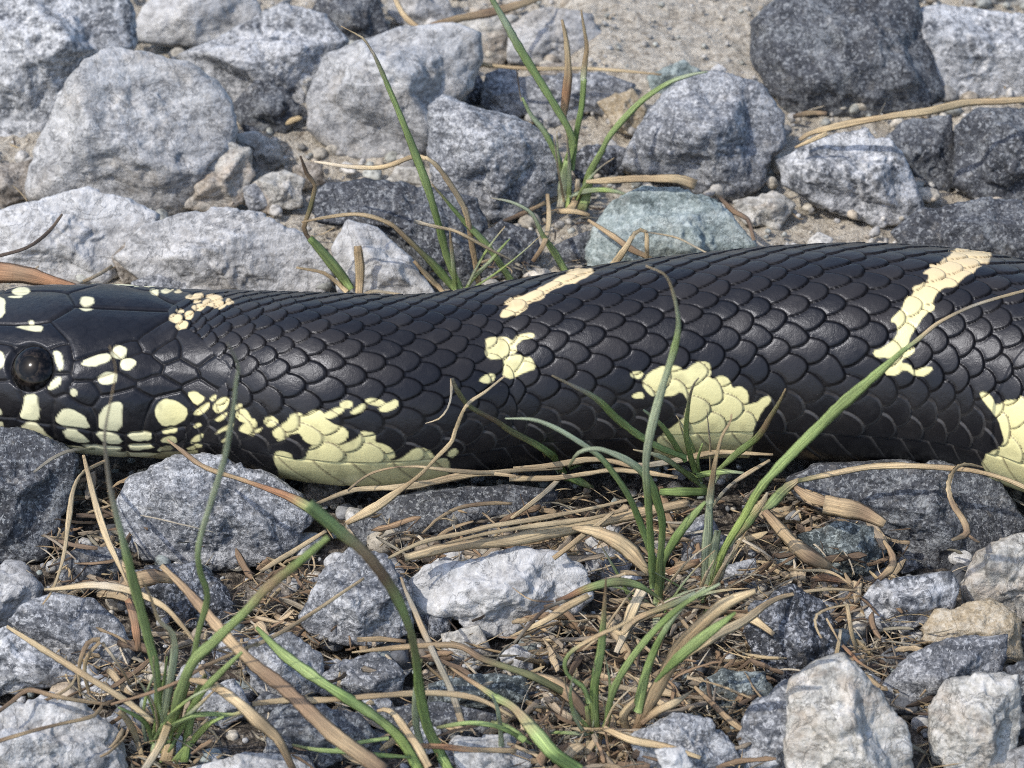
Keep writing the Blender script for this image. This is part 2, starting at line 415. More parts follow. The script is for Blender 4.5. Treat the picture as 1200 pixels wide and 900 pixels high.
def build_snake():
    # ---- spine in the frame
    xs_px = np.concatenate((np.arange(-92, -60, 1.0), np.arange(-60, 1352, 1.6)))
    top = spline(OUT[:, 0], OUT[:, 1], xs_px); bot = spline(OUT[:, 0], OUT[:, 2], xs_px)
    head = np.interp(xs_px, HEADNESS_X, HEADNESS)
    fine = np.arange(-64, 134, 0.72)
    coarse = np.arange(134, 296 - 1e-6, 4.05)
    phi = np.radians(np.concatenate((fine, coarse)))          # -64 .. 296, closed
    nphi = len(phi)
    # fit each section so that its silhouette is the traced outline
    cen = np.zeros((len(xs_px), 3)); rad = np.zeros(len(xs_px))
    pf = np.linspace(0, 2 * np.pi, 181)
    for i, x in enumerate(xs_px):
        q, z = cross_section(pf, head[i])
        v = q * math.sin(PITCH) + z * math.cos(PITCH)
        r_px = (bot[i] - top[i]) / (v.max() - v.min())
        cpy = top[i] + v.max() * r_px
        r = r_px * S
        zc = (0.93 * (0.96 - 0.2 * head[i])) * r + 0.003
        if x < 330: zc = zc * 1.0 + 0.0035 * smooth01(np.array((330 - x) / 330.0)).item()
        for _ in range(3):
            c = on_height(x, cpy, zc)
            depth = (c - EYE_POINT) @ FWD
            r = r_px * S * depth / DIST
        cen[i] = c; rad[i] = r
    # low-pass the spine
    ker = np.hanning(31); ker /= ker.sum()
    def lp(a):
        p = np.concatenate((np.full(15, 0) + 2 * a[0] - a[15:0:-1], a, 2 * a[-1] - a[-2:-17:-1])); return np.convolve(p, ker, 'valid')
    cen[:, 2] = lp(cen[:, 2]); cen[:, 1] = lp(cen[:, 1])
    # ---- the rest of the body, outside the frame: a wide bend and the tail
    d = cen[-1] - cen[-8]; ang = math.atan2(d[1], d[0]); p = cen[-1].copy(); r = rad[-1]
    extra_c, extra_r = [], []
    step = 0.0012; total = 0.52; l = 0.0
    while l < total:
        turn = -1.6 if l < 0.10 else (4.2 if l < 0.42 else -3.0)
        ang += turn * step; p = p + step * np.array((math.cos(ang), math.sin(ang), 0.0))
        rr = r * (1 - smooth01(np.array((l - 0.12) / (total - 0.12))).item() * 0.97)
        p[2] = max(0.0012, 0.93 * 0.96 * rr + 0.003 * (rr / r)); l += step
        extra_c.append(p.copy()); extra_r.append(rr)
    C = np.vstack((cen, np.array(extra_c))); R = np.concatenate((rad, extra_r))
    H = np.concatenate((head, np.zeros(len(extra_r))))
    XS = np.concatenate((xs_px, 1352 + np.arange(1, len(extra_r) + 1) * step / S))
    T = np.gradient(C, axis=0); T /= np.linalg.norm(T, axis=1)[:, None]
    # a steady heading over the head
    side = np.cross(np.array((0, 0, 1.0)), T); side /= np.linalg.norm(side, axis=1)[:, None]
    upv = np.cross(T, side)
    ns = len(C)
    Q = np.zeros((ns, nphi)); Z = np.zeros((ns, nphi))
    for i in range(ns):
        Q[i], Z[i] = cross_section(phi, H[i])
    P = C[:, None, :] + R[:, None, None] * (Q[..., None] * side[:, None, :] + Z[..., None] * upv[:, None, :])
    # normals of the smooth tube
    dS = np.gradient(P, axis=0); dF = np.roll(P, -1, 1) - np.roll(P, 1, 1)
    NRM = np.cross(dS, dF); NRM /= np.linalg.norm(NRM, axis=2)[..., None] + 1e-12
    flip = np.sign(((P - C[:, None, :]) * NRM).sum(2)); NRM *= np.where(flip == 0, 1, flip)[..., None]
    # ---- image coordinates of every point, and of its mirror twin on the near side
    px, py = to_px(P)
    phi2 = np.where(phi > np.pi / 2, np.pi - phi, phi)        # mirror across the midline
    Qm = np.zeros((ns, nphi)); Zm = np.zeros((ns, nphi))
    for i in range(ns):
        Qm[i], Zm[i] = cross_section(phi2, H[i])
    Pm = C[:, None, :] + R[:, None, None] * (Qm[..., None] * side[:, None, :] + Zm[..., None] * upv[:, None, :])
    mx, my = to_px(Pm)
    PHI = np.broadcast_to(phi, (ns, nphi)); PH2 = np.broadcast_to(phi2, (ns, nphi))
    XG = np.broadcast_to(XS[:, None], (ns, nphi))

    # ---- body scales: 21 rows of overlapping lattice scales, broad ventral scutes below
    arc = np.concatenate(((0,), np.cumsum(np.linalg.norm(np.diff(C, axis=0), axis=1))))
    Lx = np.interp(XS, [-100, 150, 230, 300, 400, 500, 600, 700, 800, 1000, 1100, 1200, 1400], [22, 22, 24, 27, 30.5, 34, 38, 41.5, 43.5, 43, 41, 40, 40]) * S
    Lx = Lx * np.clip(R / rad[-1], 0.2, None) ** np.where(XS > 1352, 1, 0)
    A = np.concatenate(((0,), np.cumsum(np.diff(arc) / Lx[1:])))
    A = A - np.interp(900, XS, A)
    Ag = np.broadcast_to(A[:, None], (ns, nphi))
    vent = math.radians(-9); NROW = 23; row_h = math.radians(198) / NROW
    tt = (PHI - vent) / math.radians(198)
    rowc = NROW * (tt - 0.25 * np.sin(2 * np.pi * tt) / (2 * np.pi)) - 0.5      # narrow rows on the back, wide rows by the belly
    wob = 0.10 * noise3(np.stack((Ag.ravel() * 0.9, rowc.ravel() * 0.9, np.zeros(Ag.size)), 1), 11).reshape(ns, nphi)
    wob2 = 0.10 * noise3(np.stack((Ag.ravel() * 0.9, rowc.ravel() * 0.9, np.ones(Ag.size) * 7.7), 1), 12).reshape(ns, nphi)
    a = Ag + wob; b = rowc + wob2
    best = np.full((ns, nphi), 1e9); g_best = np.zeros((ns, nphi)); u_best = np.zeros((ns, nphi)); v_best = np.zeros((ns, nphi)); id_best = np.zeros((ns, nphi)); near_rear = np.full((ns, nphi), 9.0)
    WID = 0.87; UL = 0.66
    def rear(u, v):
        up = np.clip((u + 0.12) / UL, 0, None)
        return 1 - (np.abs(v) / WID) ** 1.85 - up ** 2.3
    rbase = np.floor(b)
    for dr in (-1, 0, 1, 2):
        r_ = rbase + dr
        v = b - r_
        par = np.where(np.mod(r_, 2) == 0, 0.0, 0.5)
        ib = np.floor(a - par)
        for di in (0, 1):
            c0 = ib + di + par
            u = a - c0
            g = rear(u, v)
            ok = (g > 0) & (c0 < best) & (np.abs(v) < WID) & (r_ >= 0) & (r_ < NROW)
            g_best = np.where(ok, g, g_best); u_best = np.where(ok, u, u_best); v_best = np.where(ok, v, v_best)
            id_best = np.where(ok, c0 * 57.31 + r_ * 13.17, id_best)
            best = np.where(ok, c0, best)
    for dr in (-1, 0, 1, 2):
        r_ = rbase + dr
        v = b - r_
        par = np.where(np.mod(r_, 2) == 0, 0.0, 0.5)
        ib = np.floor(a - par)
        for di in (-1, 0, 1):
            c0 = ib + di + par
            g = rear(a - c0, v)
            hid = (c0 < best - 0.2) & (g <= 0) & (np.abs(v) < WID * 1.15) & (r_ >= 0) & (r_ < NROW)
            near_rear = np.where(hid, np.minimum(near_rear, -g), near_rear)
    covered = best < 1e8
    # relief in row-height units
    under = 1 - np.exp(-near_rear / 0.10)
    ramp_u = smooth01((u_best + 0.62) / 0.95)
    h = np.where(covered, (0.16 + 0.95 * ramp_u * (1 - 0.22 * (v_best / WID) ** 2)) * smooth01(g_best / 0.16 + 0.10) * (0.45 + 0.55 * under), 0)
    groove = np.where(covered, np.maximum(smooth01(1.25 - g_best / 0.24), 0.9 * np.exp(-near_rear / 0.05)), 1)  # seams, plus the shadow painted just behind each overlapping rear edge
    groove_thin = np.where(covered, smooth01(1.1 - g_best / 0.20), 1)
    shade_id = id_best.copy()
    # ventral scutes
    ph_lo = np.where(PHI > np.pi / 2 + math.radians(104), np.pi - PHI + 0, PHI)
    depth_v = np.where(PHI < vent, vent - PHI, np.where(PHI > math.radians(189), PHI - math.radians(189), -1))
    isv = depth_v >= -1e-6
    dv = np.clip(depth_v, 0, None) / row_h
    av = Ag - 0.24 * np.minimum(dv, 3.0) + 0.25
    fr = av - np.floor(av)
    hv = 0.42 * smooth01((1 - fr) / 0.10) * smooth01(fr / 0.05 + 0.4) + 0.30 * fr
    dtop = smooth01(dv / 0.22)
    h = np.where(isv, hv * dtop, h)
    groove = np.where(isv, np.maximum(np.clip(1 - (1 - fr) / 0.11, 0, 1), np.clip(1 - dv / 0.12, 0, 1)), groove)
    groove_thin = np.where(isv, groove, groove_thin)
    scale_key = np.where(isv, -1, np.where(covered, np.round(best * 2) * 64 + np.floor(np.abs(id_best - best * 57.31) / 13.17 + 0.5), -1)).astype(np.int64)
    shade_id = np.where(isv, np.floor(av) * 3.77 + 0.3, shade_id)
    rowlen = R[:, None] * row_h * 1.0
    amp = rowlen * 0.14
    disp = h * amp

    # ---- head plates, traced; the far side is the mirror image
    PL = [  # outline, reaches the midline seam
        ([(-60, 335), (-25, 335), (70, 335), (86, 362), (60, 377), (42, 381), (17, 381), (-25, 379), (-30, 360)], False),
        ([(86, 362), (84, 340), (175, 340), (190, 362), (193, 374), (183, 383), (160, 397), (132, 408), (98, 418), (86, 420), (82, 402), (60, 377)], True),
        ([(-28, 383), (-25, 381), (17, 382), (50, 380), (59, 379), (80, 400), (80, 403), (64, 407), (50, 402), (20, 400), (-25, 404)], False),
        ([(-75, 352), (-60, 348), (-30, 345), (-31, 378), (-38, 388), (-60, 390), (-78, 382)], False),
        ([(-40, 392), (-30, 384), (-27, 405), (8, 404), (12, 420), (8, 440), (-10, 446), (-40, 440)], False),
        ([(62, 409), (75, 404), (83, 406), (85, 421), (83, 436), (70, 437), (66, 420)], False),
        ([(70, 439), (83, 438), (84, 447), (77, 460), (63, 466), (56, 459), (65, 450)], False),
        ([(86, 434), (90, 424), (128, 410), (141, 421), (138, 435), (110, 444), (87, 446)], False),
        ([(130, 409), (142, 401), (158, 399), (168, 412), (144, 421)], False),
        ([(142, 422), (167, 413), (192, 430), (190, 436), (162, 447), (141, 435)], False),
        ([(110, 446), (139, 436), (160, 449), (158, 454), (120, 464), (115, 455)], False),
        ([(79, 456), (86, 448), (109, 447), (118, 463), (107, 477), (88, 470)], False),
        ([(161, 449), (184, 438), (212, 453), (206, 459), (183, 464), (162, 458)], False),
        ([(193, 429), (212, 421), (235, 437), (232, 443), (213, 451), (190, 438)], False),
        ([(161, 399), (192, 377), (205, 385), (206, 394), (177, 413), (168, 411)], False),
        ([(178, 415), (206, 397), (213, 407), (211, 419), (193, 427)], False),
        ([(206, 390), (220, 391), (244, 412), (244, 420), (233, 430), (213, 420), (212, 404)], False),
        ([(233, 431), (248, 421), (266, 433), (262, 444), (252, 453), (236, 443)], False),
        ([(214, 453), (235, 444), (251, 456), (247, 464), (230, 476), (221, 466)], False),
        ([(24, 460), (52, 457), (64, 467), (64, 476), (61, 496), (27, 492), (22, 490), (28, 472)], False),
        ([(-40, 444), (-8, 448), (18, 455), (25, 464), (27, 474), (21, 490), (-40, 480)], False),
        ([(65, 467), (77, 462), (88, 471), (107, 478), (112, 488), (113, 502), (108, 503), (62, 497)], False),
        ([(109, 479), (118, 465), (158, 455), (178, 468), (168, 494), (166, 505), (145, 506), (115, 503), (114, 489)], False),
        ([(169, 496), (180, 467), (208, 459), (219, 466), (229, 477), (214, 498), (190, 504), (169, 505)], False),
        ([(-60, 478), (22, 492), (60, 498), (67, 519), (35, 511), (-60, 494)], False),
        ([(62, 499), (107, 504), (108, 521), (75, 517), (68, 516)], False),
        ([(109, 505), (144, 508), (147, 521), (110, 521)], False),
        ([(146, 508), (181, 506), (180, 519), (149, 520)], False),
        ([(182, 506), (212, 500), (212, 512), (182, 520)], False),
        ([(148, 521), (181, 520), (184, 528), (152, 529)], False),
        ([(70, 519), (108, 522), (147, 523), (146, 531), (100, 528)], False),
    ]
    hx = slice(0, int(np.searchsorted(xs_px, 330)))
    X2, Y2 = mx[hx], my[hx]
    best_d = np.full(X2.shape, -1e3); second = np.full(X2.shape, -1e3); pid = np.full(X2.shape, -1)
    mid_px = np.abs(PHI[hx] - np.pi / 2) * (R[hx][:, None] * 0.8 / S)
    for k, (poly, seam) in enumerate(PL):
        poly = np.array(poly, float)
        if len(poly) < 9: poly = round_poly(poly, 1)
        ins = inside(poly, X2, Y2)
        d = edge_dist(poly, X2, Y2)
        d = np.where(ins, d, -d)
        if seam: d = np.minimum(d, mid_px)
        w = d > best_d
        second = np.where(w, best_d, np.maximum(second, d))
        best_d = np.where(w, d, best_d); pid = np.where(w, k, pid)
    e_plate = np.minimum(best_d + 7.0, (best_d - second) * 0.5)
    for k, (poly, seam) in enumerate(PL):
        if seam: e_plate = np.where(pid == k, np.minimum(e_plate, mid_px), e_plate)
    best_d = np.where(best_d > -6.0, e_plate, -1)
    on = best_d > 0
    # which part of the front is head (plates) and which is already body lattice
    head_zone = inside([(-200, 250), (170, 250), (190, 362), (206, 388), (222, 388), (268, 432), (252, 456), (231, 480), (216, 500), (214, 545), (180, 700), (-200, 700)], X2, Y2)
    e = np.clip(best_d, 0, None)
    hp = (smooth01(e / 2.6) * 1.9 + smooth01(e / 14) * 1.1) * S
    skin = (0.25 + 0.5 * fbm(np.stack((X2.ravel() * 0.10, Y2.ravel() * 0.22, PHI[hx].ravel()), 1), 5, 2).reshape(X2.shape)) * S
    dh = disp[hx]; gh = groove[hx]; sh = shade_id[hx]
    disp[hx] = np.where(on, hp, np.where(head_zone, skin, dh))
    groove_thin[hx] = np.where(on, np.clip(1 - e / 1.3, 0, 1), np.where(head_zone, 0.55, groove_thin[hx]))
    scale_key[hx] = np.where(on | head_zone, -1, scale_key[hx])
    groove[hx] = np.where(on, np.clip(1 - e / 1.3, 0, 1), np.where(head_zone, 0.55, gh))
    shade_id[hx] = np.where(on, pid * 7.31 + 1.7, np.where(head_zone, 0.0, sh))
    # socket for the eye, both sides
    EX, EY, ER = 36.5, 431.0, 25.0
    de = np.hypot(X2 - EX, Y2 - EY)
    near_eye = smooth01((ER + 5 - de) / 6)
    rim = np.exp(-((de - ER - 2.5) / 2.2) ** 2)
    disp[hx] = disp[hx] * (1 - near_eye) - near_eye * 3.0 * S + rim * 0.4 * S
    # wrinkles of loose neck skin on the lower side
    wr = smooth01(1 - np.abs(px - 262) / 75) * smooth01((py - 455) / 40) * (PHI < np.pi / 2)
    disp += wr * 0.9 * S * np.sin((px * 0.62 - py * 0.42) * 0.42)
    # growth irregularities
    P = P + NRM * disp[..., None]
    # close the snout
    P[0] = C[0] + (P[0] - C[0]) * 0.25
    taper = np.clip((C[-1] - C[-1]), 0, 1)

    # ---- pigment
    YEL = [
        # head
        [(94, 351.5), (102, 350.5), (110, 352), (110, 359.5), (94, 359.5)], [(93, 361.5), (110, 361.5), (109, 365), (101, 366.5), (94, 364.5)],
        [(15, 343), (22, 338), (33, 339), (36, 343), (33, 347), (24, 348.5), (16, 347)], [(11, 349.5), (28, 347.5), (26, 351.5), (12, 351.5)],
        [(-14, 350), (5, 350), (7, 360), (7, 372), (-12, 378)], [(17, 383), (50, 382.5), (51.5, 387), (47, 391), (30, 388)], [(34, 378), (40, 377), (40, 382), (35, 382)],
        [(-6, 414), (4, 412), (7, 421), (3, 433), (-6, 436)],
        [(62.5, 413), (68, 412), (74, 417), (73.5, 432), (70, 435.5), (67, 428)], [(56, 456), (62, 446), (70, 439.5), (73.5, 445), (70, 452), (60, 458)],
        [(94, 429), (100, 422), (123, 413.5), (132, 418), (128, 425), (107, 431)],
        [(130, 411), (135, 405.5), (142, 405), (148, 409), (148, 416), (143, 421), (135, 421), (130, 416)],
        [(140.5, 427), (143, 421), (151, 419.5), (159, 423), (160, 428), (155, 434), (147, 435), (142, 433)],
        [(113, 444), (118, 439.5), (127, 436.5), (137, 437), (137, 449), (128, 451), (119, 450)],
        [(83, 459), (85.5, 455.5), (89, 455.5), (91.5, 459), (90, 463.5), (86, 465), (83.5, 462)],
        [(219, 460), (230, 458), (241, 464), (240, 469), (229, 475.5)],
        [(29, 462), (45, 461), (46, 474), (49, 478), (45, 493), (22, 490), (28, 476)], [(-60, 474), (-2, 473), (3, 479), (3, 488), (-60, 478)],
        [(62.5, 497), (72, 478), (85, 478), (98, 485), (108.5, 503)], [(115.5, 487), (120, 479), (128, 473), (138, 469.5), (144, 471.5), (143.5, 506), (116, 503)],
        [(181.5, 482), (185, 472), (194, 467), (204, 468), (212, 472), (223, 481), (215, 493), (200, 498.5), (187, 496)],
        [(28, 495), (44, 494), (69, 519), (50, 516), (24, 505)], [(-60, 482), (3, 490), (7, 503), (-60, 493)],
        [(74, 501), (95, 504), (108, 519), (80, 515)], [(111, 504), (137, 507.5), (146, 518), (122, 518)],
        [(148, 507.5), (160, 504.5), (177, 506), (178, 514), (158, 516)], [(150, 520), (175, 518), (182, 524), (155, 526.5)], [(189, 503), (208, 498.5), (207, 505), (192, 507.5)],
        [(186, 517), (195, 510), (205, 509), (208, 513), (206, 519)], [(182, 525), (200, 520), (204, 527), (190, 528)], [(222, 517), (230, 509), (238, 507), (238, 513), (226, 519)],
        [(219, 523.5), (237, 517.5), (236, 524), (222, 527)], [(227, 498), (236, 494), (237.5, 498), (231, 501)], [(90, 519), (143, 522.5), (140, 528), (110, 525)],
        [(20, 506), (70, 519.5), (100, 523), (150, 529), (215, 529), (232, 526), (232, 532), (180, 545), (80, 560), (0, 545)],
        # behind the head
        [(174, 343), (180, 340), (186, 341), (187, 346), (180, 348)], [(189, 342), (198, 338), (204, 340), (198, 346), (190, 346)], [(203, 344), (209, 340), (214, 343), (208, 347)],
        [(217, 350), (224, 346), (234, 345), (240, 348), (236, 352), (222, 352.5)], [(225, 355), (230, 352.5), (238, 354), (232, 357.5)], [(240, 349), (249, 346), (261, 349), (262, 353), (248, 353)],
        [(236, 356), (246, 351), (258, 352), (263, 356), (258, 361), (244, 361)], [(264, 355), (269, 351.5), (275, 355), (270, 360), (265, 359)], [(223, 362), (232, 357.5), (243, 358), (240, 363), (230, 367)],
        [(254, 363), (262, 358), (267, 358), (263, 364)], [(197, 374), (202, 369.5), (210, 369.5), (216, 374), (210, 380), (201, 379)], [(205, 365), (214, 363.5), (217, 367), (211, 370)],
        [(216, 370), (222, 365.5), (228, 367), (225, 375), (219, 376)], [(205.5, 383), (212, 377), (219, 377), (222, 383), (214, 388), (207, 387)],
        # neck
        [(226, 487), (233, 478), (245, 470), (247, 475), (237, 486)], [(250, 481), (252, 472), (262, 465), (270.5, 466), (269, 475), (258, 484.5)], [(251, 491.5), (268, 481), (267, 488), (256, 494.5)],
        [(253, 506), (266, 498), (274.5, 494.5), (273, 500), (258, 507)], [(274, 475), (284, 471.5), (285, 477), (275, 481)], [(275, 487), (281, 480), (288, 478), (297, 490), (294, 496), (282, 494)],
        [(280, 503), (289, 494), (298, 489), (303, 497), (296, 506), (288, 508.5)], [(292, 509.5), (308, 498.5), (306, 505), (298, 510)], [(246, 468), (250, 464), (256, 461.5), (252, 470)], [(259, 516), (268, 511), (268, 515), (260, 518)],
        # first flank blotch
        [(311, 490), (318, 486.5), (328, 493), (322, 500), (312, 499)],
        [(319, 505), (332, 497), (340, 490), (342, 483.5), (354, 483.5), (356, 488), (366, 480), (380, 481), (383, 493), (404, 499.5), (409, 508), (404, 517), (395, 521), (385, 518), (370, 521.5), (358, 517), (355, 509), (345, 507), (328, 512.5), (322, 511)],
        [(325, 513), (340, 506), (341, 509), (327, 516.5)], [(378, 485), (392, 478), (402, 477), (404, 482), (390, 489), (384, 490)], [(397, 474), (405, 468), (413, 471), (412, 478), (402, 479)],
        [(410, 482), (428, 471), (430, 478), (420, 484.5), (412, 485.5)], [(428, 468), (437, 465.5), (449, 469.5), (452, 474), (440, 476.5), (430, 473)], [(443, 478.5), (457, 470), (466, 468.5), (467, 475), (455, 483), (446, 483)],
        [(322, 540), (322, 530), (330, 526.5), (343, 530), (343, 539), (358, 537), (362, 523), (375, 520), (392, 518), (398, 523), (420, 512), (424, 503.5), (441, 506.5), (438, 517), (452, 519.5), (467, 532), (453, 541), (473, 536), (484, 523.5), (500, 523.5), (510, 535), (507, 541), (521, 535), (528, 545), (520, 600), (330, 600), (327, 552)],
        [(522, 531), (532, 523.5), (537, 528), (529, 537)],
        # second crossbar
        [(590, 374), (585, 372.5), (588, 366), (598, 359), (589, 357.5), (600, 350), (620, 346), (640, 335), (660, 325), (672, 316), (700, 318), (682, 331), (656, 338), (640, 344), (637, 352.5), (620, 355), (616, 364.5), (604, 371)],
        [(568, 399), (573, 396.5), (592, 394.5), (600, 400), (604, 396), (610, 392), (625, 390.5), (627, 397), (612, 400), (605, 405), (607, 415), (592, 416), (585, 422.5), (570, 422)],
        [(587, 419), (607, 416), (616, 420), (623, 418), (629, 432), (615, 436.5), (600, 445), (588, 441), (590, 432)], [(559, 446), (573, 437), (581, 440), (578, 447), (568, 450)],
        # third blotch
        [(738, 438), (744, 434), (755, 436), (750, 444.5), (741, 443)], [(740, 463), (752, 457), (756, 466), (743, 467)],
        [(751, 449), (760, 436), (780, 427.5), (798, 429.5), (801, 436), (815, 424), (830, 424), (834, 432), (831, 445), (845, 439.5), (855, 444), (858, 455), (868, 451), (878, 460), (876, 470), (879, 475), (893, 466), (904, 461), (904, 470), (893, 480), (886, 495), (881, 508), (884, 519), (868, 560), (768, 560), (766, 518), (785, 500), (800, 490), (804, 480), (806, 468), (798, 457), (790, 463), (775, 465), (760, 462)],
        # fourth crossbar
        [(1100, 312), (1112, 301), (1125, 290), (1160, 290), (1162, 308), (1146, 315), (1140, 322.5), (1125, 330), (1120, 338), (1105, 339), (1097, 347), (1093, 353), (1096, 362), (1085, 369), (1073, 385), (1066, 396), (1062, 411), (1072, 405), (1071, 415), (1060, 420), (1055, 425), (1068, 428), (1070, 435), (1082, 429.5), (1096, 430), (1086, 440.5), (1073, 441), (1060, 432), (1050, 440.5), (1037, 439), (1035, 432), (1046, 428), (1041, 418), (1027, 420.5), (1022, 412), (1035, 408), (1045, 400), (1053, 390), (1050, 380), (1042, 377), (1055, 365), (1062, 350), (1072, 345), (1069, 338), (1082, 335), (1090, 325), (1079, 321)],
        # fifth blotch
        [(1146, 462), (1155, 458), (1165, 466), (1168, 476), (1185, 466), (1240, 480), (1260, 640), (1195, 600), (1148, 546), (1160, 527), (1178, 522), (1175, 500), (1164, 482)],
    ]
    far = PHI > math.radians(126)
    wx = np.where(far, mx, px); wy = np.where(far, my, py)
    nzp = np.stack((px.ravel() * 0.16, py.ravel() * 0.16, PHI.ravel()), 1)
    jx = 0.9 * noise3(nzp, 21).reshape(px.shape); jy = 0.9 * noise3(nzp, 22).reshape(px.shape)
    yel = np.full(px.shape, -99.0)
    for poly in YEL:
        pa = np.array(poly, float)
        x0, y0 = pa.min(0) - 6; x1, y1 = pa.max(0) + 6
        rows = np.where((XS > x0 - 160) & (XS < x1 + 160))[0]
        if not len(rows): continue
        sl = slice(rows[0], rows[-1] + 1)
        X = wx[sl] + jx[sl]; Y = wy[sl] + jy[sl]
        box = (X > x0) & (X < x1) & (Y > y0) & (Y < y1)
        if not box.any(): continue
        xx, yy = X[box], Y[box]
        pr = round_poly(pa, 1)
        d = edge_dist(pr, xx, yy); d = np.where(inside(pr, xx, yy), d, -d)
        t = yel[sl]; t[box] = np.maximum(t[box], d); yel[sl] = t
    # the same sort of bands beyond the frame
    out = np.broadcast_to((XS > 1270)[:, None], px.shape)
    band = np.abs(((XG - 1200) / 330.0) % 1.0 - 0.5 + 0.04 * np.sin(b * 1.3)) * 330 - 14 - 22 * smooth01((0.6 - PHI) / 1.0)
    yel = np.where(out, -band, yel)
    ymask = smooth01((yel + 0.9) / 1.8)
    # colour follows whole scales wherever a scale is nearly all pale or nearly all black
    _, inv = np.unique(scale_key, return_inverse=True); inv = inv.ravel()
    vis = np.ones(inv.size)
    frac = (np.bincount(inv, (ymask.ravel() * vis)) / np.bincount(inv, vis))[inv].reshape(px.shape)
    snap = (scale_key >= 0) & (XG > 240)
    ymask = np.where(snap & (frac > 0.84), 1.0, np.where(snap & (frac < 0.06), 0.0, ymask))
    hsh = np.modf(np.abs(np.sin(shade_id * 12.9898) * 43758.5453))[0]
    black = np.array((0.0090, 0.0090, 0.0105)); brown = np.array((0.027, 0.0235, 0.0215))
    upper = smooth01((PHI - math.radians(0)) / math.radians(60)) * smooth01((XG - 150) / 200)
    col = black + (brown - black) * (hsh * 0.75 * (0.35 + 0.65 * upper))[..., None]
    keel = np.where(covered & ~isv, smooth01(g_best / 0.6), 0.4)
    col = col * (0.8 + 0.35 * keel)[..., None]
    lighter = smooth01((PHI - math.radians(45)) / math.radians(45))          # bars are warmer on the back
    cream = np.array((0.75, 0.69, 0.355)) * (1 - lighter)[..., None] + np.array((0.70, 0.55, 0.315)) * lighter[..., None]
    headpale = smooth01((235 - XG) / 80)
    cream = cream * (1 - headpale)[..., None] + np.array((0.73, 0.70, 0.45)) * headpale[..., None]
    cream = cream * (0.93 + 0.1 * hsh)[..., None]
    soil = 0.5 + 0.5 * fbm(np.stack((px.ravel() * 0.07, py.ravel() * 0.07, PHI.ravel() * 2), 1), 31, 3).reshape(px.shape)
    cream = cream * (1 - 0.22 * smooth01((soil - 0.55) / 0.3))[..., None]
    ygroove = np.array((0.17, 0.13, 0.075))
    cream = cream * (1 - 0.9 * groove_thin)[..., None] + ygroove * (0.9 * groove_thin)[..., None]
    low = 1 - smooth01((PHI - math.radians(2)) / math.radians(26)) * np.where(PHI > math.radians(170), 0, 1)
    edge_skin_shade = np.array((0.004, 0.004, 0.005)) * (1 - low)[..., None] + np.array((0.085, 0.078, 0.072)) * low[..., None]  # upper gaps take painted shade, lower ones grey-brown skin
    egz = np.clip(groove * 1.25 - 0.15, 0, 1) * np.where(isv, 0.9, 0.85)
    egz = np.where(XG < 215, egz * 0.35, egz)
    col = col * (1 - egz)[..., None] + edge_skin_shade * egz[..., None]
    col = col * (1 - ymask)[..., None] + cream * ymask[..., None]

    # ---- mesh
    Vv = P.reshape(-1, 3); cc = np.concatenate((col, np.where(low > 0.5, 0.0, (groove * (1 - ymask)))[..., None]), 2).reshape(-1, 4)  # alpha carries the painted gap shade, so gloss dims there too
    i = np.arange(ns * nphi).reshape(ns, nphi)
    i = np.concatenate((i, i[:, :1]), 1)
    F = np.stack((i[:-1, :-1], i[1:, :-1], i[1:, 1:], i[:-1, 1:]), -1).reshape(-1, 4)
    # caps as collapsed quads to a centre point
    c0 = len(Vv); Vv = np.vstack((Vv, [C[0] - T[0] * R[0] * 0.12], [C[-1] + T[-1] * R[-1]])); cc = np.vstack((cc, [[0.01, 0.01, 0.01, 0]] * 2))
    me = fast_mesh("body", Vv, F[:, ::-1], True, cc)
    bm = bmesh.new(); bm.from_mesh(me); bm.verts.ensure_lookup_table()
    for ring, c, fl in ((i[0], c0, False), (i[-1], c0 + 1, True)):
        for k in range(nphi):
            t = (bm.verts[ring[k]], bm.verts[ring[k + 1]], bm.verts[c])
            f = bm.faces.new(t if not fl else t[::-1]); f.smooth = True
    bmesh.ops.recalc_face_normals(bm, faces=bm.faces)
    bm.to_mesh(me); bm.free()

    # ---- material
    m, nt, N, L, bsdf = new_mat("snake_scales")
    at = N.new("ShaderNodeAttribute"); at.attribute_name = "pigment"
    tc = N.new("ShaderNodeTexCoord"); V = tc.outputs["Object"]
    dust = tex_noise(nt, V, 900, 5, 0.7); film = tex_noise(nt, V, 240, 5, 0.65, 0.5)
    dr = ramp(N, [(0.50, (0, 0, 0)), (0.78, (1, 1, 1))]); L.new(film, dr.inputs[0])
    ds = ramp(N, [(0.70, (0, 0, 0)), (0.76, (1, 1, 1))]); L.new(dust, ds.inputs[0])
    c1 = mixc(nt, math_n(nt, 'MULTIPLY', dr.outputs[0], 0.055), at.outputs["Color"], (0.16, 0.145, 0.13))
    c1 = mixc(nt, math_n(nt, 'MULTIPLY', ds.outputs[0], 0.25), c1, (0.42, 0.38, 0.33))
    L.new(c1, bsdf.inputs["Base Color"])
    rr = ramp(N, [(0.3, (0.24,) * 3), (0.7, (0.42,) * 3)]); L.new(film, rr.inputs[0]); L.new(rr.outputs[0], bsdf.inputs["Roughness"])
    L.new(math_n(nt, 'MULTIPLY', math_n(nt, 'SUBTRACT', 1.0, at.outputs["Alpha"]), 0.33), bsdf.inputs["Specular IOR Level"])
    bsdf.inputs["Specular Tint"].default_value = (0.86, 0.9, 1.0, 1)
    bp = N.new("ShaderNodeBump"); bp.inputs["Strength"].default_value = 0.22; bp.inputs["Distance"].default_value = 0.0004
    L.new(math_n(nt, 'ADD', dust, film), bp.inputs["Height"]); L.new(bp.outputs[0], bsdf.inputs["Normal"])

